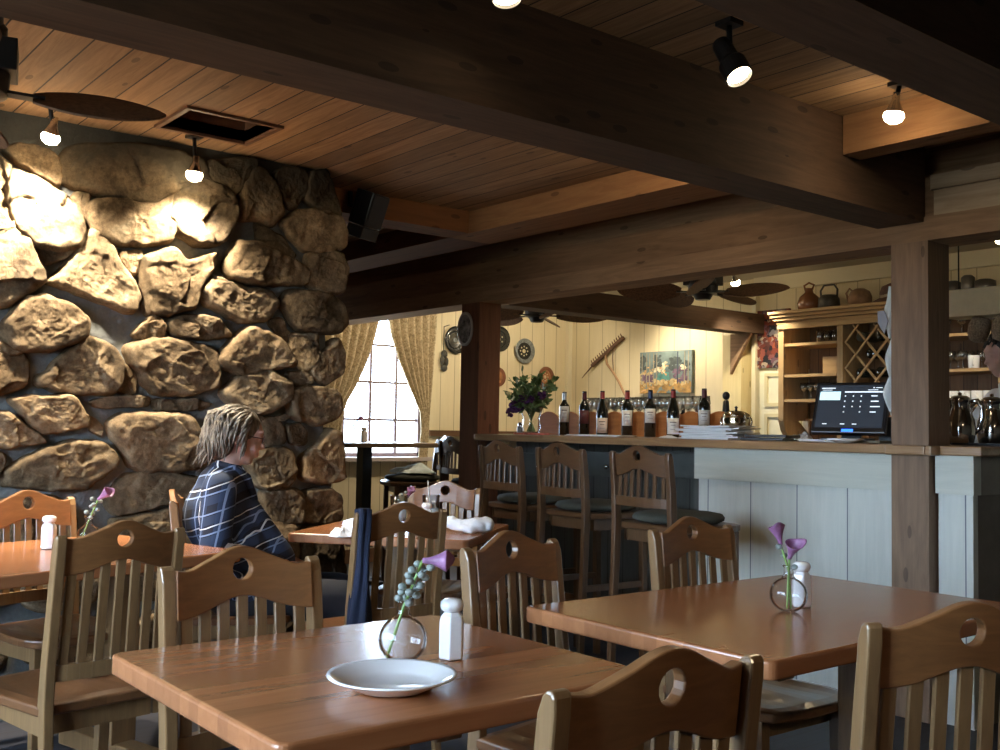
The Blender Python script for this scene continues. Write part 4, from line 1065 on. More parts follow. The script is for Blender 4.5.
# diamond lattice
x0, x1, z0, z1 = HM+.035, -4.0, 1.30, 2.02
b = MB(); g = .155
def clipseg(cx, sgn):
    pts = []
    for k in range(400):
        x = x0+(x1-x0)*k/399; z = z0+sgn*(x-cx)*1.15
        if z0 <= z <= z1: pts.append((x, z))
    return (pts[0], pts[-1]) if len(pts) > 3 else None
for sgn in (1, -1):
    for k in range(-12, 13):
        s_ = clipseg(x0+k*g*1.1, sgn)
        if s_: b.bar((s_[0][0], HY+(.02 if sgn > 0 else .034), s_[0][1]), (s_[1][0], HY+(.02 if sgn > 0 else .034), s_[1][1]), .014, .014, up=Vector((0, 1, 0)))
b.build('wine_lattice', PINE_X, r)
# bottles lying in the lattice
k = 0
for (x, z) in ((-4.33, 1.93), (-4.17, 1.93), (-4.25, 1.80), (-4.09, 1.80), (-4.33, 1.66), (-4.17, 1.66), (-4.25, 1.52), (-4.10, 1.52)):
    o = MB().lathe([(0, 0), (.034, 0), (.0375, .004), (.0375, .19), (.024, .222), (.0150, .24), (.014, .285), (0, .285)], 20, cap0=False, M=Matrix.Rotation(-PI/2, 4, 'X')).build('lying_bottle', BOTTLE if k % 3 else plain('dusty_bottle', (.06, .05, .03), .4), None, smooth=True)
    o.location = (x, HY+.045, z); k += 1
    tag(o, 'dark wine bottle lying in the diamond lattice of the hutch', 'wine bottle', 'bottles lying in the hutch lattice')
# glasses on the left shelves and right shelves
gs = MB().lathe(wine_glass_prof(.13, .032), 16, cap0=False).build('stemmed_glass', GL2, None, smooth=True); used2 = [0]
def hglass(x, y, z, lb, grp, flip=False):
    o = gs if not used2[0] else gs.copy()
    if used2[0]: COL.objects.link(o)
    used2[0] = 1; o.location = (x, y, z+(.13 if flip else 0)); o.rotation_euler = (PI if flip else 0, 0, 0); tag(o, lb, 'glass', grp)
for i in range(6):
    for j in range(2): hglass(-4.86+i*.062, HY+.10+j*.10, 1.4675, 'stemmed glass on the low left shelf of the hutch', 'glasses on the low left hutch shelf')
for i in range(7):
    for j in range(2):
        if not (i == 5 and j == 0): hglass(-3.91+i*.085, HY+.09+j*.10, 1.6625, 'upright glass on the middle right shelf of the hutch', 'glasses on the middle right hutch shelf')
for i in range(5): hglass(-3.80+i*.11, HY+.10, 1.9075, 'glass on the top right shelf of the hutch', 'glasses on the top right hutch shelf')
# short tumblers on the top left shelf
tb = MB().lathe([(0, 0), (.026, 0), (.03, .09), (.028, .09), (.024, .006), (0, .006)], 16, cap0=False).build('tumbler', GL2, None, smooth=True); fst = True
for i in range(3):
    for j in range(2):
        for lv in range(1):
            o = tb if fst else tb.copy()
            if not fst: COL.objects.link(o)
            fst = False; o.location = (-4.70+i*.066, HY+.08+j*.09, 1.9075+lv*.1); tag(o, 'short tumbler in the cluster on the top left shelf of the hutch', 'glass', 'tumblers on the top left hutch shelf')
o = MB().box(-.09, .09, 0, .05, 0, .135).build('pine_box', PINE_X, None, bevel=.002); o.location = (-4.60, HY+.10, 1.6625); tag(o, 'plain pine box on the middle left shelf of the hutch', 'box')
# mugs
mg = empty('coffee_mug'); MB().lathe([(0, 0), (.033, 0), (.036, .004), (.038, .09), (.035, .09), (.033, .008), (0, .006)], 24, cap0=False).build('cup', WHITE, mg, smooth=True)
MB().tube([(.036, 0, .07), (.06, 0, .068), (.063, 0, .03), (.036, 0, .02)], .005, 8).build('handle', WHITE, mg, smooth=True)
fst = True
for i, (px, Y, z) in enumerate(((953, HY+.12, 1.423), (965, HY+.12, 1.423), (977, HY+.12, 1.423), (989, HY+.12, 1.423))):
    p = PY(px, 400, Y); o = mg if fst else copy_tree(mg); fst = False
    o.location = (p.x, Y, z); o.rotation_euler = (0, 0, -1.2); tag(o, 'white coffee mug in the row on the low right shelf of the hutch', 'mug', 'white mugs on the low right hutch shelf')
o = copy_tree(mg); o.location = (-3.91+5*.085, HY+.075, 1.6625); o.rotation_euler = (0, 0, -1.2); tag(o, 'single white mug standing among clear glasses on the hutch', 'mug')

# pots on top of the hutch
HT = 2.1595
def jug(px, Y, prof, mat, label, name='clay_jug', handle=None, rz=0):
    p = PY(px, 300, Y); t = empty(name, (p.x, Y, HT), rz)
    MB().lathe(prof, 28, cap0=False).build('body', mat, t, smooth=True)
    if handle: MB().tube(handle, .008, 8).build('handle', mat, t, smooth=True)
    return tag(t, label, 'jug' if 'jug' in name else 'pot')
CLAY = plain('brown_glaze', (.22, .085, .035), .25, coat=.5, var=.25, vs=8); DKG = plain('dark_pottery', (.05, .045, .035), .4, var=.4); TAN = plain('tan_gourd', (.26, .15, .08), .6, var=.3)
jug(809, 7.0, [(0, 0), (.065, 0), (.085, .03), (.092, .07), (.075, .12), (.035, .155), (.028, .18), (.032, .19), (0, .19)], CLAY, 'round brown glazed jug on top of the hutch, leftmost of the pots', handle=[(.03, 0, .18), (.045, 0, .215), (.0, 0, .235), (-.045, 0, .215), (-.03, 0, .17)])
jug(829, 7.0, [(0, 0), (.06, 0), (.085, .03), (.08, .09), (.06, .12), (0, .12)], DKG, 'dark pot with a thin wire bail handle on the hutch', 'iron_pot', handle=[(.07, 0, .10), (.075, 0, .16), (.045, 0, .20), (-.045, 0, .20), (-.075, 0, .16), (-.07, 0, .10)])
t = jug(860, 7.0, [(0, 0), (.06, 0), (.085, .04), (.088, .08), (.07, .125), (.035, .145), (0, .15)], TAN, 'fat tan jug with a dark curved handle on the hutch', handle=[(-.05, 0, .12), (-.09, 0, .155), (-.118, 0, .12), (-.10, 0, .06), (-.08, 0, .04)])
p = PY(882, 280, 6.92); t = empty('straw_hat', (p.x+.06, 6.98, HT+.055)); 
Mh = Matrix.Rotation(math.radians(20), 4, 'X') @ Matrix.Rotation(math.radians(-10), 4, 'Y')
MB().lathe([(0, .10), (.06, .095), (.085, .06), (.09, .02), (.20, .0), (.21, .006), (.20, .008), (.092, .026), (.08, .065), (.055, .10), (0, .106)], 40, cap0=False, M=Mh).build('brim', plain('dark_straw', (.12, .06, .045), .7, var=.3), t, smooth=True)
MB().lathe([(.091, .022), (.089, .045), (.0895, .046), (.092, .024)], 40, cap0=False, M=Mh).build('band', plain('band_cream', (.5, .42, .34), .7), t, smooth=True)
tag(t, 'dark wide-brimmed hat resting on top of the hutch beside the thick post', 'hat')
for px, lb, rr_, hh in ((953, 'dark metal canister on the hutch right of the thick post', .055, .13), (968, 'grey ribbed tin standing on the hutch, second right of the post', .045, .16), (985, 'dark squat pot on the hutch near the right edge', .07, .12)):
    p = PY(px, 290, 7.0); o = MB().lathe([(0, 0), (rr_, 0), (rr_*1.02, hh*.5), (rr_, hh*.9), (rr_*.6, hh), (0, hh*1.02)], 24, cap0=False).build('canister', plain('tin%d' % px, (.10+.06*(px == 968), .09+.06*(px == 968), .08+.06*(px == 968)), .35, .5), None, smooth=True)
    o.location = (p.x, 7.0, HT); tag(o, lb, 'canister')

# beige box and baskets hanging over the right end of the bar
c0, c1 = PY(942, 292, 4.95), PY(1010, 318, 4.95)
o = MB().box(c0.x, c1.x+.25, 4.95, 5.10, PY(942, 318, 4.95).z, PY(942, 291, 4.95).z).build('hanging_board', plain('beige_board', (.74, .60, .36), .7, var=.05), None, bevel=.004)
tag(o, 'beige board hanging over the right end of the bar', 'board')
hb_ = o
top = o.data.vertices[0].co.z
MB().tube([(c0.x+.05, 5.02, PY(942, 292, 4.95).z), (c0.x+.05, 5.02, HC)], .004, 6).build('hanger', BLACK, o); MB().tube([(c1.x+.15, 5.02, PY(942, 292, 4.95).z), (c1.x+.15, 5.02, HC)], .004, 6).build('hanger', BLACK, o)
WIC = plain('wicker', (.26, .19, .12), .9, var=.5, vs=120)
zb = PY(942, 318, 4.95).z
for px, lb in ((976, 'brown woven basket hanging under the beige board, left one'), (1000, 'brown woven basket hanging under the beige board at the right edge')):
    p = PY(px, 330, 5.02)
    o = MB().lathe([(0, 0), (.034, .006), (.046, .04), (.050, .08), (.04, .115), (.024, .122)], 20, cap0=False, M=Matrix.Rotation(.25, 4, 'Y')).build('wicker_basket', WIC, None, smooth=True, solid=.006)
    o.location = (p.x, 5.02, zb-.124); tag(o, lb, 'basket', 'baskets hanging under the board')

# door and pictures on the back wall
t = empty('door_1', (0, 0, 0)); t['kind'] = 'structure'
DP = plain('door_cream_paint', (.80, .76, .58), .45, var=.04)
MB().box(-5.46, -4.98, YB-.04, YB-.001, 0, 1.72).build('door_leaf', DP, t)
b = MB()
for z0_, z1_ in ((1.42, 1.70), (.75, 1.36), (.12, .65)):
    b.box(-5.37, -5.07, YB-.055, YB-.04, z0_, z0_+.03).box(-5.37, -5.07, YB-.055, YB-.04, z1_-.03, z1_).box(-5.40, -5.37, YB-.055, YB-.04, z0_, z1_).box(-5.07, -5.04, YB-.055, YB-.04, z0_, z1_)
b.build('door_panel_moulding', plain('door_mould', (.66, .58, .36), .5), t)
AB, nt, pb = newmat('abstract_paint'); v, raw = coord(nt)
vo = N(nt, 'ShaderNodeTexVoronoi'); vo.inputs['Scale'].default_value = 26; 
n_ = N(nt, 'ShaderNodeTexNoise'); n_.inputs['Scale'].default_value = 14; nt.links.new(raw, n_.inputs['Vector'])
va = N(nt, 'ShaderNodeVectorMath', operation='MULTIPLY_ADD'); nt.links.new(n_.outputs['Color'], va.inputs[0]); va.inputs[1].default_value = (.12, .12, .12); nt.links.new(raw, va.inputs[2]); nt.links.new(va.outputs[0], vo.inputs['Vector'])
s3 = N(nt, 'ShaderNodeSeparateColor'); nt.links.new(vo.outputs['Color'], s3.inputs[0])
nt.links.new(ramp(nt, s3.outputs[0], [(.1, (.008, .008, .014)), (.3, (.22, .04, .018)), (.45, (.02, .014, .02)), (.6, (.30, .07, .03)), (.75, (.04, .06, .12)), (.93, (.4, .32, .24))]), pb.inputs['Base Color'])
tl, br = PY(754.5, 314, YB-.03), PY(788, 378, YB-.03)
o = MB().box(tl.x, -5.17, YB-.035, YB-.005, 1.745, 2.235).build('abstract_painting', AB, None, bevel=.003)
tag(o, 'narrow abstract painting in red, blue and black beside the hutch', 'painting')
# landscape canvas
a, c = PY(640.5, 353, YB-.03), PY(692, 393.5, YB-.03)
px0, px1, pz0, pz1 = a.x, c.x, PY(641, 394, YB).z, PY(641, 353, YB).z
t = empty('landscape_painting', (px0, YB-.002, pz0)); PW, PH = px1-px0, pz1-pz0
MB().box(0, PW, -.035, 0, 0, PH).build('canvas', plain('paint_sky', (.17, .23, .23), .6, var=.35, vs=7), t, bevel=.003)
def blob(name, col, polys_, d, var=.3):
    b = MB()
    for P in polys_: b.prism([(x*PW, z*PH) for x, z in P], (0, -.035-d, 0), (1, 0, 0), (0, 0, 1), (0, 1, 0), d)
    b.build(name, plain('paint_'+name, tuple(q_*.6 for q_ in col), .6, var=var, vs=14), t)
rp = random.Random(4)
def dabs(name, col, regions, d, n, sz=.05, var=.35):
    """short brush strokes filling the given boxes (x0, x1, z0, z1)"""
    b = MB()
    for (x0, x1, z0, z1) in regions:
        for _ in range(n):
            d += 2.5e-6
            x, z = rp.uniform(x0, x1), rp.uniform(z0, z1); a_ = rp.uniform(-.5, .5); l, h = sz*rp.uniform(.6, 1.3), sz*rp.uniform(.3, .8)
            P = [(x+l*math.cos(a_+q)*(.5 if i % 2 else .5)*(1 if abs(math.cos(q)) > .3 else 1), z+h*math.sin(a_+q)) for i, q in enumerate((.5, 1.4, 2.6, 3.6, 4.5, 5.8))]
            P = [(min(.995, max(.005, u)), min(.995, max(.005, v_))) for u, v_ in P]
            b.prism([(u*PW, v_*PH) for u, v_ in P], (0, -.035-d, 0), (1, 0, 0), (0, 0, 1), (0, 1, 0), d)
    o = b.build(name, plain('paint_'+name, col, .6, var=var, vs=18), t); o['kind'] = 'stuff'
dabs('ochre_field', (.42, .25, .08), [(0, 1, 0, .26)], .0010, 130, .09, .5)
dabs('sandy_ground', (.58, .44, .22), [(.05, .95, .20, .34), (0, .25, .3, .5)], .0014, 40, .07)
dabs('dark_trees', (.07, .09, .09), [(0, .12, .55, .9), (.28, .42, .6, .9), (.56, .95, .50, .72), (.60, .80, .66, .84)], .0018, 40, .06)
dabs('violet_shade', (.16, .10, .15), [(.66, .92, .28, .60), (.05, .26, .28, .44)], .0022, 40, .06)
dabs('teal_water', (.09, .26, .24), [(.36, .58, .34, .48)], .0026, 45, .06)
dabs('pale_house', (.66, .60, .42), [(.30, .50, .50, .62), (.46, .54, .60, .74), (.82, .88, .56, .64)], .0030, 16, .05)
dabs('warm_lights', (.60, .36, .16), [(.40, .60, .44, .66), (.05, .30, .05, .2), (.1, .3, .5, .8)], .0032, 9, .035)
for nm, col, xs in (('pale_trunks', (.58, .52, .38), (.04, .13, .19, .27, .33, .86, .93)), ('blue_trunks', (.08, .10, .17), (.73,))):
    b = MB()
    for x in xs: b.prism([((x+.00)*PW, .22*PH), ((x+.016)*PW, .22*PH), ((x+.018)*PW, .97*PH), ((x+.006)*PW, .97*PH)], (0, -.0390, 0), (1, 0, 0), (0, 0, 1), (0, 1, 0), .004)
    o = b.build(nm, plain('paint_'+nm, tuple(q_*.6 for q_ in col), .6, var=.3, vs=14), t); o['kind'] = 'stuff'
tag(t, 'landscape painting with trees, ochre field and teal water on the cream wall', 'painting')

# wooden hay rake
a, c = PY(592, 366, YB-.05), PY(623.5, 337.5, YB-.05); m = PY(603, 360, YB-.05); e = PY(642, 432, YB-.05)
r = empty('hay_rake', (0, 0, 0)); RK = wood('rake_wood', (.16, .08, .045), (.10, .05, .028), 'X', .6, knots=False)
d = (c-a).normalized(); MB().bar(a, c, .03, .035, up=Vector((0, 1, 0))).build('head', RK, r, bevel=.003)
tn_ = MB(); nn = Vector((d.z, 0, -d.x))*-1
for k in range(15): q = a.lerp(c, (k+.5)/15); tn_.tube([q, q+nn*.055], [.007, .005], 6)
tn_.build('teeth', RK, r)
m0_ = a.lerp(c, .42); k1 = PY(613, 372, YB-.05); k2 = PY(625, 395, YB-.05)
MB().tube([m0_, PY(607, 364, YB-.05), k1, PY(619, 382, YB-.05), k2, e], .013, 10).build('handle', wood('rake_handle', (.45, .28, .15), (.32, .18, .09), 'Z', .5, knots=False), r, smooth=True)
MB().tube([a.lerp(c, .68), PY(612.5, 358, YB-.05), PY(613.5, 373, YB-.05)], .004, 6).tube([a+d*.01, PY(582, 378, YB-.05)], [.008, .003], 6).build('brace', RK, r)
tag(r, 'old wooden hay rake hung on the cream back wall', 'rake')

# plates on the window wall
def wplate(px, py, R_, mats, label, X=XW, nr=0):
    p = PX(px, py, X+.03); t = empty('wall_plate', (X+.004, p.y, p.z)); Mr = Matrix.Rotation(PI/2, 4, 'Y')
    MB().lathe([(0, .0), (R_*.5, .0), (R_*.62, .008), (R_, .028), (R_*.995, .032), (R_*.62, .014), (R_*.5, .010), (0, .010)], 44, cap0=False, M=Mr).build('plate_rim', mats[0], t, smooth=True)
    MB().lathe([(0, .0102), (R_*.5, .0102), (R_*.68, .0165), (R_*.68, .0178), (R_*.5, .0115), (0, .0115)], 44, cap0=False, M=Mr).build('plate_well', mats[1], t, smooth=True)
    b = MB(); b.lathe([(0, .0116), (R_*.17, .0116), (R_*.15, .014), (0, .014)], 20, cap0=False, M=Mr)
    for k in range(nr):
        a_ = 2*PI*k/nr; b.lathe([(0, 0), (R_*.07, 0), (R_*.06, .003), (0, .003)], 8, c=(R_*.36*math.cos(a_), R_*.36*math.sin(a_), .0116), cap0=False, M=Mr)
    b.build('plate_motif', mats[2], t, smooth=True)
    return tag(t, label, 'plate', 'decorative plates on the cream wall')
BKP = plain('plate_black', (.012, .014, .016), .25, coat=.5); BLP = plain('plate_bluegrey', (.20, .22, .22), .3, coat=.5, var=.5, vs=40); CRP = plain('plate_cream', (.62, .52, .33), .3, coat=.4, var=.2, vs=30); RDP = plain('plate_terracotta', (.20, .07, .035), .3, coat=.4, var=.3, vs=30); ORP = plain('plate_orange', (.34, .15, .065), .3, coat=.4, var=.4, vs=30)
wplate(525, 351, .125, [BLP, BKP, CRP], 'dark plate with blue-grey speckled rim right of the brown post', nr=8)
wplate(500, 339, .125, [BKP, BKP, CRP], 'black plate with cream centre half hidden by the brown post', nr=6)
wplate(498, 377, .095, [RDP, ORP, RDP], 'small terracotta plate at the edge of the brown post', nr=0)
wplate(546, 377, .105, [RDP, ORP, CRP], 'terracotta plate with cream pattern above the flowers', nr=8)
# dark jug-like plate and hanging ornament left of the post, oval plaque on the post
p = PX(454, 338, XW+.02); wplate(456, 340, .13, [BKP, BKP, BLP], 'round black plate left of the brown post, behind the oval plaque')
t = empty('hanging_ornament', (XW+.012, PX(443, 350, XW).y, PX(443, 350, XW).z))
MB().tube([(0, 0, .22), (0, 0, -.02)], .003, 6).tube([(0, -.0, .22), (0, .06, .24)], .004, 6).build('string', BLACK, t)
MB().ell((.012, 0, -.04), (.02, .035, .04), 10).ell((.012, -.02, -.10), (.018, .025, .05), 10).ell((.012, .025, -.11), (.018, .022, .045), 10).ell((.012, 0, -.17), (.018, .038, .035), 10).build('figure', plain('ornament_dark', (.05, .05, .04), .6, var=.6, vs=60), t, smooth=True)
tag(t, 'small dark ornament hanging on a string between curtain and brown post', 'ornament')
p = PY(466, 329, 4.15)
t = empty('oval_plaque', (p.x, 4.149, p.z)); Mo = Matrix.Rotation(PI/2, 4, 'X') @ Matrix.Diagonal((.72, 1.0, 1, 1))
MB().lathe([(0, 0), (.115, 0), (.115, .012), (.105, .016), (.097, .010), (0, .010)], 44, cap0=False, M=Mo).build('rim', plain('plaque_rim', (.60, .56, .52), .4, .3), t, smooth=True)
MB().lathe([(0, .0105), (.096, .0105), (.090, .013), (0, .014)], 40, cap0=False, M=Mo).build('engraving', plain('plaque_relief', (.26, .23, .21), .5, var=.9, vs=28), t, smooth=True)
tag(t, 'oval grey plaque mounted high on the dark brown post', 'plaque')

# ---------------------------------------------------------------- curtains
CUR, nt, pb = newmat('curtain_brocade'); v, raw = coord(nt)
f1 = noisen(nt, raw, 30, 4, .7, 1.5); nt.links.new(ramp(nt, f1, [(.36, (.30, .24, .14)), (.5, (.56, .46, .29)), (.62, (.72, .62, .42))]), pb.inputs['Base Color']); pb.inputs['Roughness'].default_value = .8
def curtain(inner, outer, label, X):
    """inner/outer: lists of pixel positions from top to bottom"""
    I = [PX(x, y, X) for x, y in inner]; O = [PX(x, y, X) for x, y in outer]
    def along(L, v):
        t_ = v*(len(L)-1); i = min(int(t_), len(L)-2); return L[i].lerp(L[i+1], t_-i)
    def f(u, v):
        a, c = along(I, v), along(O, v); p = a.lerp(c, u); w = abs((c-a).length)
        fold = math.sin(u*2*PI*6.5+.8*math.sin(v*3))*min(.035, w*.09)+.4*math.sin(u*2*PI*13+2)*min(.01, w*.03)
        return Vector((X+fold+.03, p.y, p.z))
    b = MB(); b.grid(f, 110, 40); o = b.build('curtain', CUR, None, smooth=True, solid=.004)
    return tag(o, label, 'curtain', 'brocade curtains at the window')
curtain([(385, 312), (388, 335), (396, 362), (408, 390), (418, 412), (419, 430), (417, 448), (415, 466)], [(435, 308), (434, 335), (432, 362), (430, 390), (428, 412), (427, 430), (426, 448), (425, 466)], 'gold-olive patterned curtain tied back at the right side of the window', XW+.09)
curtain([(379, 312), (373, 335), (364, 362), (352, 388), (345, 400), (341, 412), (339, 430), (339, 462)], [(318, 312), (318, 335), (318, 362), (318, 388), (318, 400), (318, 412), (318, 430), (318, 462)], 'gold-olive patterned curtain at the left side of the window by the stone wall', XW+.09)
a = PX(350, 312, XW+.12); c = PX(436, 312, XW+.12)
o = MB().tube([(XW+.155, 4.0, 2.31), (XW+.155, 5.52, 2.31)], .011, 10).ell((XW+.155, 5.53, 2.31), .02).build('curtain_rod', DARKW, None, smooth=True); tag(o, 'dark curtain rod above the window, mostly hidden by the header beam', 'curtain rod')

# ---------------------------------------------------------------- lights and fans
def warm_spot(loc, target, power, size, col=(1, .76, .48), blend=.6, rad=.03):
    l = bpy.data.lights.new('lamp', 'SPOT'); l.energy = power; l.spot_size = math.radians(size); l.spot_blend = blend; l.color = col; l.shadow_soft_size = rad
    o = bpy.data.objects.new('lamp_light', l); COL.objects.link(o); o.location = loc
    o.rotation_euler = (Vector(target)-Vector(loc)).to_track_quat('-Z', 'Y').to_euler(); return o
def can(mount, head, aim, label, L=.13, R_=.042, power=30, size=80, glow=25, col=(1, .76, .48), bare=False, blend=.6):
    """track spotlight: base at mount, can centred at head, looking along aim"""
    mount, head, aim = Vector(mount), Vector(head), Vector(aim).normalized()
    t = empty('track_spotlight', mount); h = head-mount
    MB().box(-.03, .03, -.03, .03, -.015, 0).build('mounting_plate', BLACK, t)
    MB().tube([(0, 0, -.01), h*.6+Vector((0, 0, 0)), h-aim*.02], .009, 8).build('arm', BLACK, t, smooth=True)
    q = aim.to_track_quat('Z', 'Y').to_matrix().to_4x4(); Mq = Matrix.Translation(h) @ q
    if not bare:
        MB().lathe([(0, -L*.5), (R_*.62, -L*.5), (R_*.7, -L*.42), (R_*.72, 0), (R_*1.0, L*.12), (R_, L*.5), (R_*.92, L*.5), (R_*.9, L*.18), (0, L*.1)], 28, cap0=False, M=Mq).build('can', BLACK, t, smooth=False)
    else:
        MB().lathe([(0, -.05), (.012, -.05), (.014, -.02), (.028, .012), (.030, .018)], 20, cap0=False, M=Mq).build('socket', CHROME, t, smooth=True)
    MB().lathe([(0, L*.30), (R_*.6, L*.34), (R_*.88, L*.40), (R_*.88, L*.41), (0, L*.43)] if not bare else [(0, .008), (.022, .012), (.034, .024), (.036, .036), (.028, .052), (.012, .06), (0, .062)], 24, cap0=False, M=Mq).build('bulb', emit('bulb_glow%d' % glow, (1, .80, .50), glow), t, smooth=True)
    if power: warm_spot(head+aim*(L*.56 if not bare else .085), head+aim*2, power, size, col, blend)
    return tag(t, label, 'spotlight')
can((-1.99, 2.46, CZ), (-1.97, 2.44, 2.32), Vector((.50, -.05, -.80)), 'black track spotlight on the plank ceiling between the two big beams, lens lit', L=.15, power=6, size=90)
can((-1.945, 3.346, CZ), (-1.96, 3.34, 2.365), Vector((-.2, .1, -1)), 'small bare spotlight near the pale cross board at upper right', power=2, size=150, bare=True, glow=60)
can((-2.14, 1.66, CZ), (-2.135, 1.70, 2.40), Vector((.3, -.1, -1)), 'spotlight cut off by the top edge of the photo', L=.11, power=5, size=90)
can((-3.18, .66, CZ), (-3.17, .66, 2.33), Vector((-.55, .12, -.8)), 'dark spotlight at the upper left corner above the fan', L=.12, power=16, size=70)
# two lamps washing the stone wall
pA = PX(52, 142, -4.22); can((pA.x+.02, pA.y-.02, CZ), (pA.x, pA.y, pA.z+.05), Vector((-.35, -.10, -1)), 'bright spotlight against the stone wall at far left', power=330, size=122, bare=True, glow=80, blend=.9, col=(1, .87, .66))
pB = PX(195, 172, -4.285); can((pB.x-.02, pB.y-.0, CZ), (pB.x, pB.y, pB.z+.02), Vector((-.22, .0, -1)), 'bright round bulb in front of the stone wall below the ceiling hatch', power=190, size=124, bare=True, glow=80, blend=.9, col=(1, .87, .66))
# over the bar
f1_ = PY(641, 300, 6.65); can((f1_.x, 6.60, HC), (f1_.x, 6.62, 2.34), Vector((.1, .7, -1)), 'spotlight behind the bar shining on the wall above the landscape painting', power=46, size=130, bare=True, glow=60, col=(1, .84, .60), blend=.8)
can((-5.15, 6.45, HC), (-5.15, 6.45, 2.40), Vector((-.05, .55, -1)), 'spotlight behind the bar shining on the cream door', power=62, size=95, bare=True, glow=60, col=(1, .88, .62))
can((-6.6, 6.2, HC), (-6.6, 6.2, 2.40), Vector((-1, .25, -.75)), 'spotlight behind the bar shining on the decorative plates', power=42, size=125, bare=True, glow=60, col=(1, .84, .6))
can((-6.3, 4.75, HC), (-6.3, 4.75, 2.38), Vector((-1, -.05, -.75)), 'added unseen spotlight in the window corner brightening the curtains, behind the header beam', power=55, size=130, bare=True, glow=60, col=(1, .82, .58))  # unseen lamp, added to brighten the curtains and window stools
can((-3.75, 5.9, HC), (-3.75, 5.9, 2.40), Vector((-.1, .5, -1.1)), 'spotlight behind the bar shining on the hutch shelves', power=9, size=85, bare=True, glow=60, col=(1, .84, .6))
can((-2.9, 6.1, HC), (-2.9, 6.1, 2.40), Vector((-.25, .6, -1)), 'spotlight behind the right end of the bar shining on mugs and glasses', power=34, size=110, bare=True, glow=60, col=(1, .88, .66))
can((-2.74, 2.9, CZ), (-2.74, 2.9, 2.38), Vector((-.75, .45, -.45)), 'added spotlight hidden behind the big beam, brightening the header beam and brown post', power=11, size=120, bare=True, glow=40)  # extra lamp hidden by the beam, added so the header reads brighter
can((1.3, 1.5, CZ), (1.28, 1.5, 2.33), Vector((-.85, -.02, -.55)), 'added black fill spotlight on the ceiling behind the photographer, aimed at the near chairs', L=.12, power=34, size=120, blend=.9)  # out-of-view fill lamp added to warm the near chair backs
can((-4.4, 4.75, HC), (-4.4, 4.75, 2.42), Vector((-.25, .12, -1)), 'spotlight above the bar shining down on the bottles', power=18, size=110, bare=True, glow=60, col=(1, .84, .6))

def fan(loc, label, R_=.62, rot=0, nb=5, zc=CZ):
    t = empty('ceiling_fan', loc, rot)
    MB().tube([(0, 0, .02), (0, 0, zc-loc[2])], .014, 10).lathe([(.014, zc-loc[2]-.05), (.06, zc-loc[2]-.01), (.06, zc-loc[2])], 20, cap0=False, cap1=True).build('downrod', BLACK, t)
    MB().lathe([(0, -.06), (.05, -.055), (.07, -.02), (.10, -.01), (.105, .05), (.09, .085), (.02, .09), (0, .09)], 28, cap0=False).box(-.12, .12, -.07, .07, .045, .13).build('motor', BLACK, t, smooth=False, bevel=.003)
    for k in range(nb):
        a = 2*PI*k/nb; Mz = Matrix.Rotation(a, 4, 'Z')
        br = MB().bar((.08, 0, .0), (.19, 0, -.005), .045, .008).build('blade', plain('woven_blade', (.13, .07, .04), .7, var=.4, vs=70), t)
        def f(u, v):
            x = .16+(R_-.16)*v; w = .092*math.sin(PI*min(.998, .06+v*.94))**.6
            return Vector((x, (u-.5)*2*w, -.004+(u-.5)*.11*w/.09))
        b = MB(); b.grid(f, 6, 20)
        for vv in b.b.verts: vv.co = Mz @ vv.co
        bld = b.build('blade', plain('woven_blade', (.13, .07, .04), .7, var=.4, vs=70), t, solid=.006)
        bm_ = br; bm_.name = 'blade_arm'; bm_.data.transform(Mz); bm_.data.materials[0] = BLACK
    return tag(t, label, 'ceiling fan', 'leaf-blade ceiling fans')
hp = PD(703, 292, 7.15); fan((hp.x, hp.y, hp.z), 'leaf-blade ceiling fan hanging behind the header beam over the bar', .60, math.radians(20), zc=HC)
hp = PD(537, 318, 8.5); fan((hp.x, hp.y, 2.13), 'ceiling fan just right of the brown post, mostly hidden by the header beam', .60, math.radians(52), zc=HC)
hp = PD(-34, 88, 2.7); fan((hp.x, hp.y, hp.z), 'dark ceiling fan at the top left corner in front of the stone wall', .50, math.radians(75), nb=4)

# loudspeaker at the wall corner
sp_ = (-4.62, 2.80, 2.34)
t = empty('loudspeaker', sp_, math.radians(20))
MB().box(-.06, .06, -.07, .07, -.10, .08, M=Matrix.Rotation(.35, 4, 'Y')).build('cabinet', BLACKP, t, bevel=.008)
MB().box(-.055, .055, -.065, .065, -.165, -.105, M=Matrix.Rotation(.35, 4, 'Y')).box(.061, .066, -.06, .06, -.09, .07, M=Matrix.Rotation(.35, 4, 'Y')).build('grille', plain('speaker_grille', (.03, .034, .045), .6), t, bevel=.004)
MB().bar((-.05, 0, .0), (-.14, 0, .03), .02, .02).bar((-.14, 0, .03), (-.14, 0, .10), .03, .02).build('bracket', BLACK, t)
tag(t, 'black loudspeaker on a bracket at the top right corner of the stone wall', 'loudspeaker')

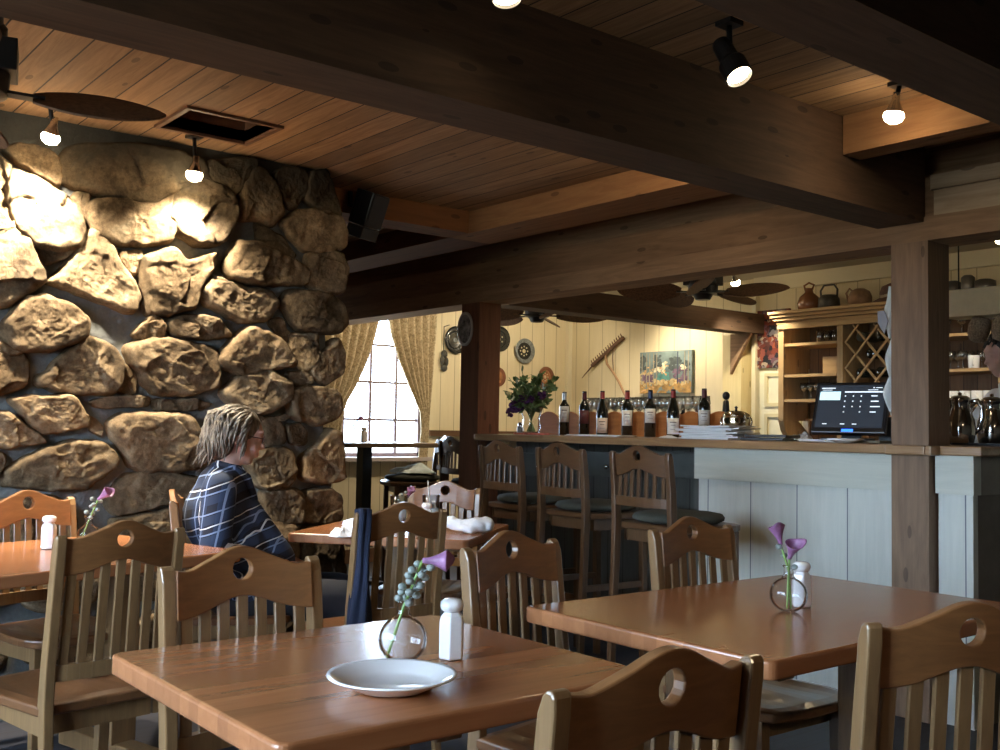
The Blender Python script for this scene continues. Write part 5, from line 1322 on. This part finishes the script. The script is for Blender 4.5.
# ---------------------------------------------------------------- people
def head_parts(M, b):
    """adds a head (facing +Y local, chin down) into b under matrix M"""
    def E(c, r_): b.ell(M @ Vector(c), r_, 16, M.to_3x3().normalized())
    E((0, 0, .02), (.072, .092, .095)); E((0, .022, -.045), (.056, .068, .062)); E((0, .055, -.082), (.026, .030, .024)); E((0, .072, -.02), (.038, .025, .04))
    E((0, .104, -.018), (.011, .016, .012)); E((0, .094, .004), (.008, .012, .024)); E((0, .088, -.051), (.024, .013, .006)); E((0, .086, -.061), (.021, .013, .007))
    E((0, .078, .040), (.05, .018, .014))
    for s in (-1, 1): E((s*.073, -.005, -.008), (.008, .018, .030)); E((s*.032, .070, -.035), (.024, .018, .022)); E((s*.030, .083, .014), (.013, .009, .008))
def fingers(b, wrist, d, up, L=.17):
    wrist, d, up = Vector(wrist), Vector(d).normalized(), Vector(up).normalized(); s = d.cross(up).normalized()
    palm = wrist+d*.045
    b.ell(palm, (.04, .04, .04), 12, Matrix((s, d, up)).transposed() @ Matrix.Diagonal((1, 1.1, .42)))
    for k, (o, l) in enumerate(((-.028, .062), (-.010, .072), (.009, .068), (.027, .052))):
        p0 = palm+d*.035+s*o; p1 = p0+d*l*.5-up*.006; p2 = p1+d*l*.35-up*.02; b.cap(p0, p1, .0085, .0078, 8); b.cap(p1, p2, .0078, .0065, 8)
    p0 = wrist+d*.02-s*.032; p1 = p0+d*.035-s*.022-up*.01; p2 = p1+d*.028-s*.004-up*.012; b.cap(p0, p1, .010, .009, 8); b.cap(p1, p2, .009, .007, 8)

# seated woman -------------------------------------------------------------
wf = Vector((.42, .91, 0)).normalized()
hc = PD(238, 437, 4.02)   # head centre
base = Vector((-4.06, 1.60, 0))+wf*.265
w = empty('person', (base.x, base.y, 0), face_rz(wf.x, wf.y))
Wi = w.matrix_basis.inverted() if False else (Matrix.Translation(w.location) @ Matrix.Rotation(face_rz(wf.x, wf.y), 4, 'Z')).inverted()
L_ = lambda v: Wi @ Vector(v)
hl = L_(hc); print('woman head local', hl)
hl = Vector((0.0, hl.y, hl.z))
# local frame: +Y the way she faces, +X her right... (image side is +X)
b = MB()
Mh_ = Matrix.Translation(hl) @ Matrix.Rotation(math.radians(-14), 4, 'X') @ Matrix.Rotation(math.radians(4), 4, 'Z')
head_parts(Mh_, b)
nk = hl+Vector((0, -.035, -.118))
b.cap(hl+Vector((0, -.025, -.05)), nk+Vector((0, -.01, -.03)), .050, .054)
chest = Vector((0, hl.y-.075, .83)); hip = Vector((0, .0, .53))
b.cap(nk+Vector((0, -.015, -.11)), chest, .072, .11); b.ell(chest, (.14, .095, .13)); b.cap(chest, hip, .12, .14); b.ell(hip, (.17, .13, .11))
for s in (-1, 1):
    b.cap(hip+Vector((s*.09, .03, -.02)), (s*.11, .40, .50), .085, .062); b.cap((s*.11, .40, .50), (s*.11, .42, .10), .058, .040)
    b.cap((s*.11, .42, .09), (s*.11, .54, .045), .040, .030)
    sh = Vector((s*.16, nk.y-.03, nk.z-.085)); el = Vector((s*.225, chest.y+.0, .70)); wr = Vector((s*.10, chest.y+.27, .635))
    b.cap(sh, el, .050, .042); b.cap(el, wr, .040, .027); fingers(b, wr, Vector((-s*.35, .93, -.1)), Vector((s*.25, 0, 1)))
body = b.build('body', SKIN, w, remesh=.006)
# shirt
PL, nt, pb = newmat('plaid_flannel'); v, raw = coord(nt); sp3 = N(nt, 'ShaderNodeSeparateXYZ'); nt.links.new(raw, sp3.inputs[0])
nz = noisen(nt, raw, 6, 2); 
def stripes(src, period, width, off=0.0):
    a_ = mathn(nt, 'ADD', mathn(nt, 'DIVIDE', src, period), off); fr = mathn(nt, 'FRACT', mathn(nt, 'ADD', a_, mathn(nt, 'MULTIPLY', nz, .12)))
    return mathn(nt, 'LESS_THAN', fr, width)
diag = mathn(nt, 'ADD', mathn(nt, 'MULTIPLY', sp3.outputs[1], .85), mathn(nt, 'MULTIPLY', sp3.outputs[0], .6)); zz = mathn(nt, 'SUBTRACT', sp3.outputs[2], mathn(nt, 'MULTIPLY', sp3.outputs[1], .35))
col = mixc(nt, stripes(diag, .075, .45, .2), (.010, .011, .022), (.018, .030, .065))
col = mixc(nt, mathn(nt, 'MULTIPLY', stripes(zz, .075, .45, .5), .7), col, (.026, .042, .085))
col = mixc(nt, mathn(nt, 'MULTIPLY', stripes(diag, .075, .08), .85), col, (.22, .28, .42))
col = mixc(nt, mathn(nt, 'MULTIPLY', stripes(zz, .075, .08), .85), col, (.22, .28, .42))
col = mixc(nt, stripes(zz, .15, .03, .3), col, (.62, .62, .62)); col = mixc(nt, stripes(diag, .15, .03, .3), col, (.62, .62, .62))
nt.links.new(col, pb.inputs['Base Color']); pb.inputs['Roughness'].default_value = .9
b = MB()
up0 = nk+Vector((0, -.025, -.062))
b.ell(up0, (.155, .085, .065)); b.ell(nk+Vector((0, -.012, -.018)), (.078, .072, .040)); b.ell(nk+Vector((0, -.02, -.045)), (.115, .078, .05)); b.cap(up0+Vector((0, .0, -.03)), chest, .105, .140); b.ell(chest+Vector((0, .0, 0)), (.185, .135, .16)); b.ell(chest.lerp(hip, .5)+Vector((0, .01, 0)), (.195, .155, .17)); b.ell(hip+Vector((0, .02, .02)), (.205, .17, .10)); b.cap(nk+Vector((0, .030, -.12)), (0, .115, .64), .062, .095)
for s in (-1, 1):
    sh = Vector((s*.155, nk.y-.03, nk.z-.085)); el = Vector((s*.225, chest.y+.0, .70)); wr = Vector((s*.12, chest.y+.24, .64))
    b.cap(sh, el, .070, .060); b.cap(el, wr, .058, .042)
shirt = b.build('plaid_shirt', PL, w, remesh=.010)
# collar and open front edge
MB().tube([nk+Vector((.07, -.05, .012)), nk+Vector((.062, .02, -.01)), nk+Vector((.04, .075, -.05)), nk+Vector((.03, .11, -.14))], [.014, .016, .017, .012], 10, sx=.45).tube([nk+Vector((-.07, -.05, .012)), nk+Vector((-.062, .02, -.01)), nk+Vector((-.04, .075, -.05)), nk+Vector((-.03, .11, -.14))], [.014, .016, .017, .012], 10, sx=.45).build('collar', PL, w, smooth=True)
b = MB()
for s in (-1, 1):
    b.cap(hip+Vector((s*.09, .05, -.03)), (s*.11, .40, .50), .098, .076); b.cap((s*.11, .40, .50), (s*.11, .42, .10), .074, .058)
b.ell(hip+Vector((0, 0, -.03)), (.19, .15, .09)); b.build('trousers', plain('dark_trousers', (.02, .022, .03), .8), w, remesh=.012)
b = MB()
for s in (-1, 1): b.cap((s*.11, .42, .045), (s*.11, .57, .035), .045, .036)
b.build('shoes', BLACK, w, smooth=True)
# hair: wavy shoulder-length strands
HR = random.Random(2); b = MB()
HM, nt, pb = newmat('grey_blond_hair'); v, raw = coord(nt, (60, 60, 12)); nt.links.new(ramp(nt, noisen(nt, v, 1, 4, .7), [(.35, (.045, .035, .026)), (.5, (.14, .11, .08)), (.66, (.27, .235, .19))]), pb.inputs['Base Color']); pb.inputs['Roughness'].default_value = .55
b.ell(Mh_ @ Vector((0, -.016, .034)), (.084, .100, .092), 18, Mh_.to_3x3())
b.ell(Mh_ @ Vector((0, -.055, -.03)), (.085, .062, .09), 16, Mh_.to_3x3())
for k in range(300):
    az = HR.uniform(-PI*.98, PI*.98); elv = HR.uniform(.1, 1.35)
    d = Vector((math.sin(az)*math.cos(elv), -math.cos(az)*math.cos(elv), math.sin(elv)))
    front = d.y > .35
    st_ = Vector((d.x*.086, d.y*.102-.014, d.z*.096+.03))
    ln = HR.uniform(.12, .21) if not front else HR.uniform(.07, .15)
    side = Vector((d.x, d.y-.45, 0)); side = side.normalized() if side.length > .05 else Vector((1, 0, 0))
    pts = []; q = st_.copy(); ph = HR.random()*6
    for j in range(8):
        t_ = j/7
        tgt = Vector((side.x*(.104+.018*math.sin(t_*9+ph)), side.y*(.108+.016*math.cos(t_*9+ph))-.020, st_.z-ln*t_))
        q = st_.lerp(tgt, min(1, t_*1.7)); q.z = st_.z-ln*(t_**1.4)
        if q.y > .02: q.y = .02+(q.y-.02)*.25
        pts.append(Mh_ @ q)
    b.tube(pts, [.004, .0065, .0075, .0075, .007, .006, .0045, .0015], 5)
b.build('hair', HM, w, smooth=True)
b = MB()
for s in (-1, 1):
    b.tube([Mh_ @ Vector((s*.032+.021*math.cos(a_), .101-.004*abs(s), .012+.016*math.sin(a_))) for a_ in [2*PI*k/16 for k in range(17)]], .0022, 6)
    b.tube([Mh_ @ Vector((s*.054, .099, .016)), Mh_ @ Vector((s*.078, .06, .014)), Mh_ @ Vector((s*.080, -.01, .006))], .0022, 6)
b.tube([Mh_ @ Vector((-.011, .104, .014)), Mh_ @ Vector((.011, .104, .014))], .002, 6)
b.build('glasses', plain('dark_red_frames', (.05, .012, .012), .3), w)
tag(w, 'seated woman with grey wavy hair and glasses in a navy plaid shirt, looking down', 'person')

# bartender at the right edge -----------------------------------------------
hc2 = PY(1011, 355, 5.35); fx2 = Vector((-.62, -.78, 0)).normalized()
w2 = empty('person', (hc2.x, hc2.y, 0), face_rz(fx2.x, fx2.y)); hz = hc2.z
b = MB(); M2 = Matrix.Translation((0, .03, hz)) @ Matrix.Rotation(math.radians(-14), 4, 'X'); head_parts(M2, b)
b.cap((0, 0, hz-.06), (0, -.02, hz-.17), .052, .058); b.ell((0, -.02, hz-.36), (.16, .10, .17)); b.cap((0, -.02, hz-.3), (0, -.02, .98), .12, .12); b.ell((0, -.02, .93), (.16, .11, .12))
for s in (-1, 1):
    b.cap((s*.09, -.02, .90), (s*.10, .0, .48), .085, .055); b.cap((s*.10, 0, .48), (s*.10, -.02, .09), .052, .036); b.cap((s*.10, -.03, .05), (s*.10, .13, .035), .04, .03)
    sh = Vector((s*.18, -.02, hz-.23)); el = Vector((s*.25, .10, hz-.42)); wr = Vector((s*.12, .32, hz-.36)) if s < 0 else Vector((.30, .27, hz-.21)); b.cap(sh, el, .05, .042); b.cap(el, wr, .04, .027); fingers(b, wr, (-s*.3, .9, -.1) if s < 0 else (.5, .7, .0), (0, 0, 1))
b.build('body', SKIN, w2, remesh=.008)
b = MB(); b.ell((0, -.02, hz-.22), (.17, .09, .07)); b.ell((0, -.02, hz-.36), (.19, .125, .18)); b.cap((0, -.02, hz-.35), (0, -.02, 1.0), .145, .15); b.ell((0, -.02, .95), (.18, .14, .10)); b.ell((0, -.005, hz-.155), (.07, .07, .03))
for s in (-1, 1):
    sh = Vector((s*.18, -.02, hz-.23)); el = Vector((s*.25, .10, hz-.42)); wr = Vector((s*.13, .29, hz-.365)) if s < 0 else Vector((.297, .25, hz-.225)); b.cap(sh, el, .07, .06); b.cap(el, wr, .056, .042)
b.build('white_shirt', plain('shirt_white', (.68, .68, .66), .85, var=.06), w2, remesh=.011)
b = MB()
for s in (-1, 1): b.cap((s*.09, -.02, .88), (s*.10, 0, .48), .1, .075); b.cap((s*.10, 0, .48), (s*.10, -.02, .08), .072, .055)
b.ell((0, -.02, .92), (.17, .125, .10)); b.build('trousers', plain('dark_trousers', (.02, .022, .03), .8), w2, remesh=.014)
b = MB(); b.ell(M2 @ Vector((0, -.018, .042)), (.080, .096, .082), 18, M2.to_3x3())
HR = random.Random(9)
for k in range(120):
    az = HR.uniform(-PI, PI); elv = HR.uniform(.25, 1.5); d = Vector((math.sin(az)*math.cos(elv), -math.cos(az)*math.cos(elv), math.sin(elv)))
    st_ = Vector((d.x*.08, d.y*.095-.018, d.z*.083+.042)); b.tube([M2 @ st_, M2 @ (st_+Vector((d.x*.008, d.y*.01, .008))), M2 @ (st_+Vector((d.x*.006, d.y*.02+.01, -.012)))], [.006, .005, .002], 5)
b.build('hair', plain('dark_hair', (.018, .013, .01), .5, var=.4), w2, smooth=True)
tag(w2, 'dark-haired person in a white shirt behind the bar, cut off by the right edge', 'person')

# ---------------------------------------------------------------- daylight
wd = bpy.data.worlds.new('world'); S.world = wd; wd.use_nodes = True; nt = wd.node_tree
bg = nt.nodes['Background']; bg.inputs[0].default_value = (.60, .78, 1.0, 1); bg.inputs[1].default_value = 25.0
tcw = N(nt, 'ShaderNodeTexCoord'); sxw = N(nt, 'ShaderNodeSeparateXYZ'); nt.links.new(tcw.outputs['Generated'], sxw.inputs[0])
nt.links.new(ramp(nt, mathn(nt, 'ADD', sxw.outputs[2], .5), [(.47, (.17, .18, .16)), (.53, (.60, .78, 1.0))]), bg.inputs[0])
def portal(loc, rot, sx_, sy_):
    l = bpy.data.lights.new('portal', 'AREA'); l.shape = 'RECTANGLE'; l.size = sx_; l.size_y = sy_; l.cycles.is_portal = True
    o = bpy.data.objects.new('window_portal', l); COL.objects.link(o); o.location = loc; o.rotation_euler = rot
portal((XW-.16, (wy0+wy1)/2, (wz0+wz1)/2), (PI/2, 0, -PI/2), wy1-wy0, wz1-wz0)
for a0, a1 in sy: portal(((a0+a1)/2, YS-.16, 1.475), (PI/2, 0, PI), a1-a0, 1.25)

S.view_settings.view_transform = 'Standard'; S.view_settings.look = 'None'; S.view_settings.gamma = 1; S.view_settings.use_curve_mapping = False
S.view_settings.exposure = 0.0
S.cycles.use_denoising = True
S.cycles.max_bounces = 8; S.cycles.diffuse_bounces = 4; S.cycles.glossy_bounces = 4; S.cycles.transmission_bounces = 8; S.cycles.transparent_max_bounces = 24
S.cycles.sample_clamp_indirect = 6; S.cycles.caustics_reflective = False; S.cycles.caustics_refractive = False
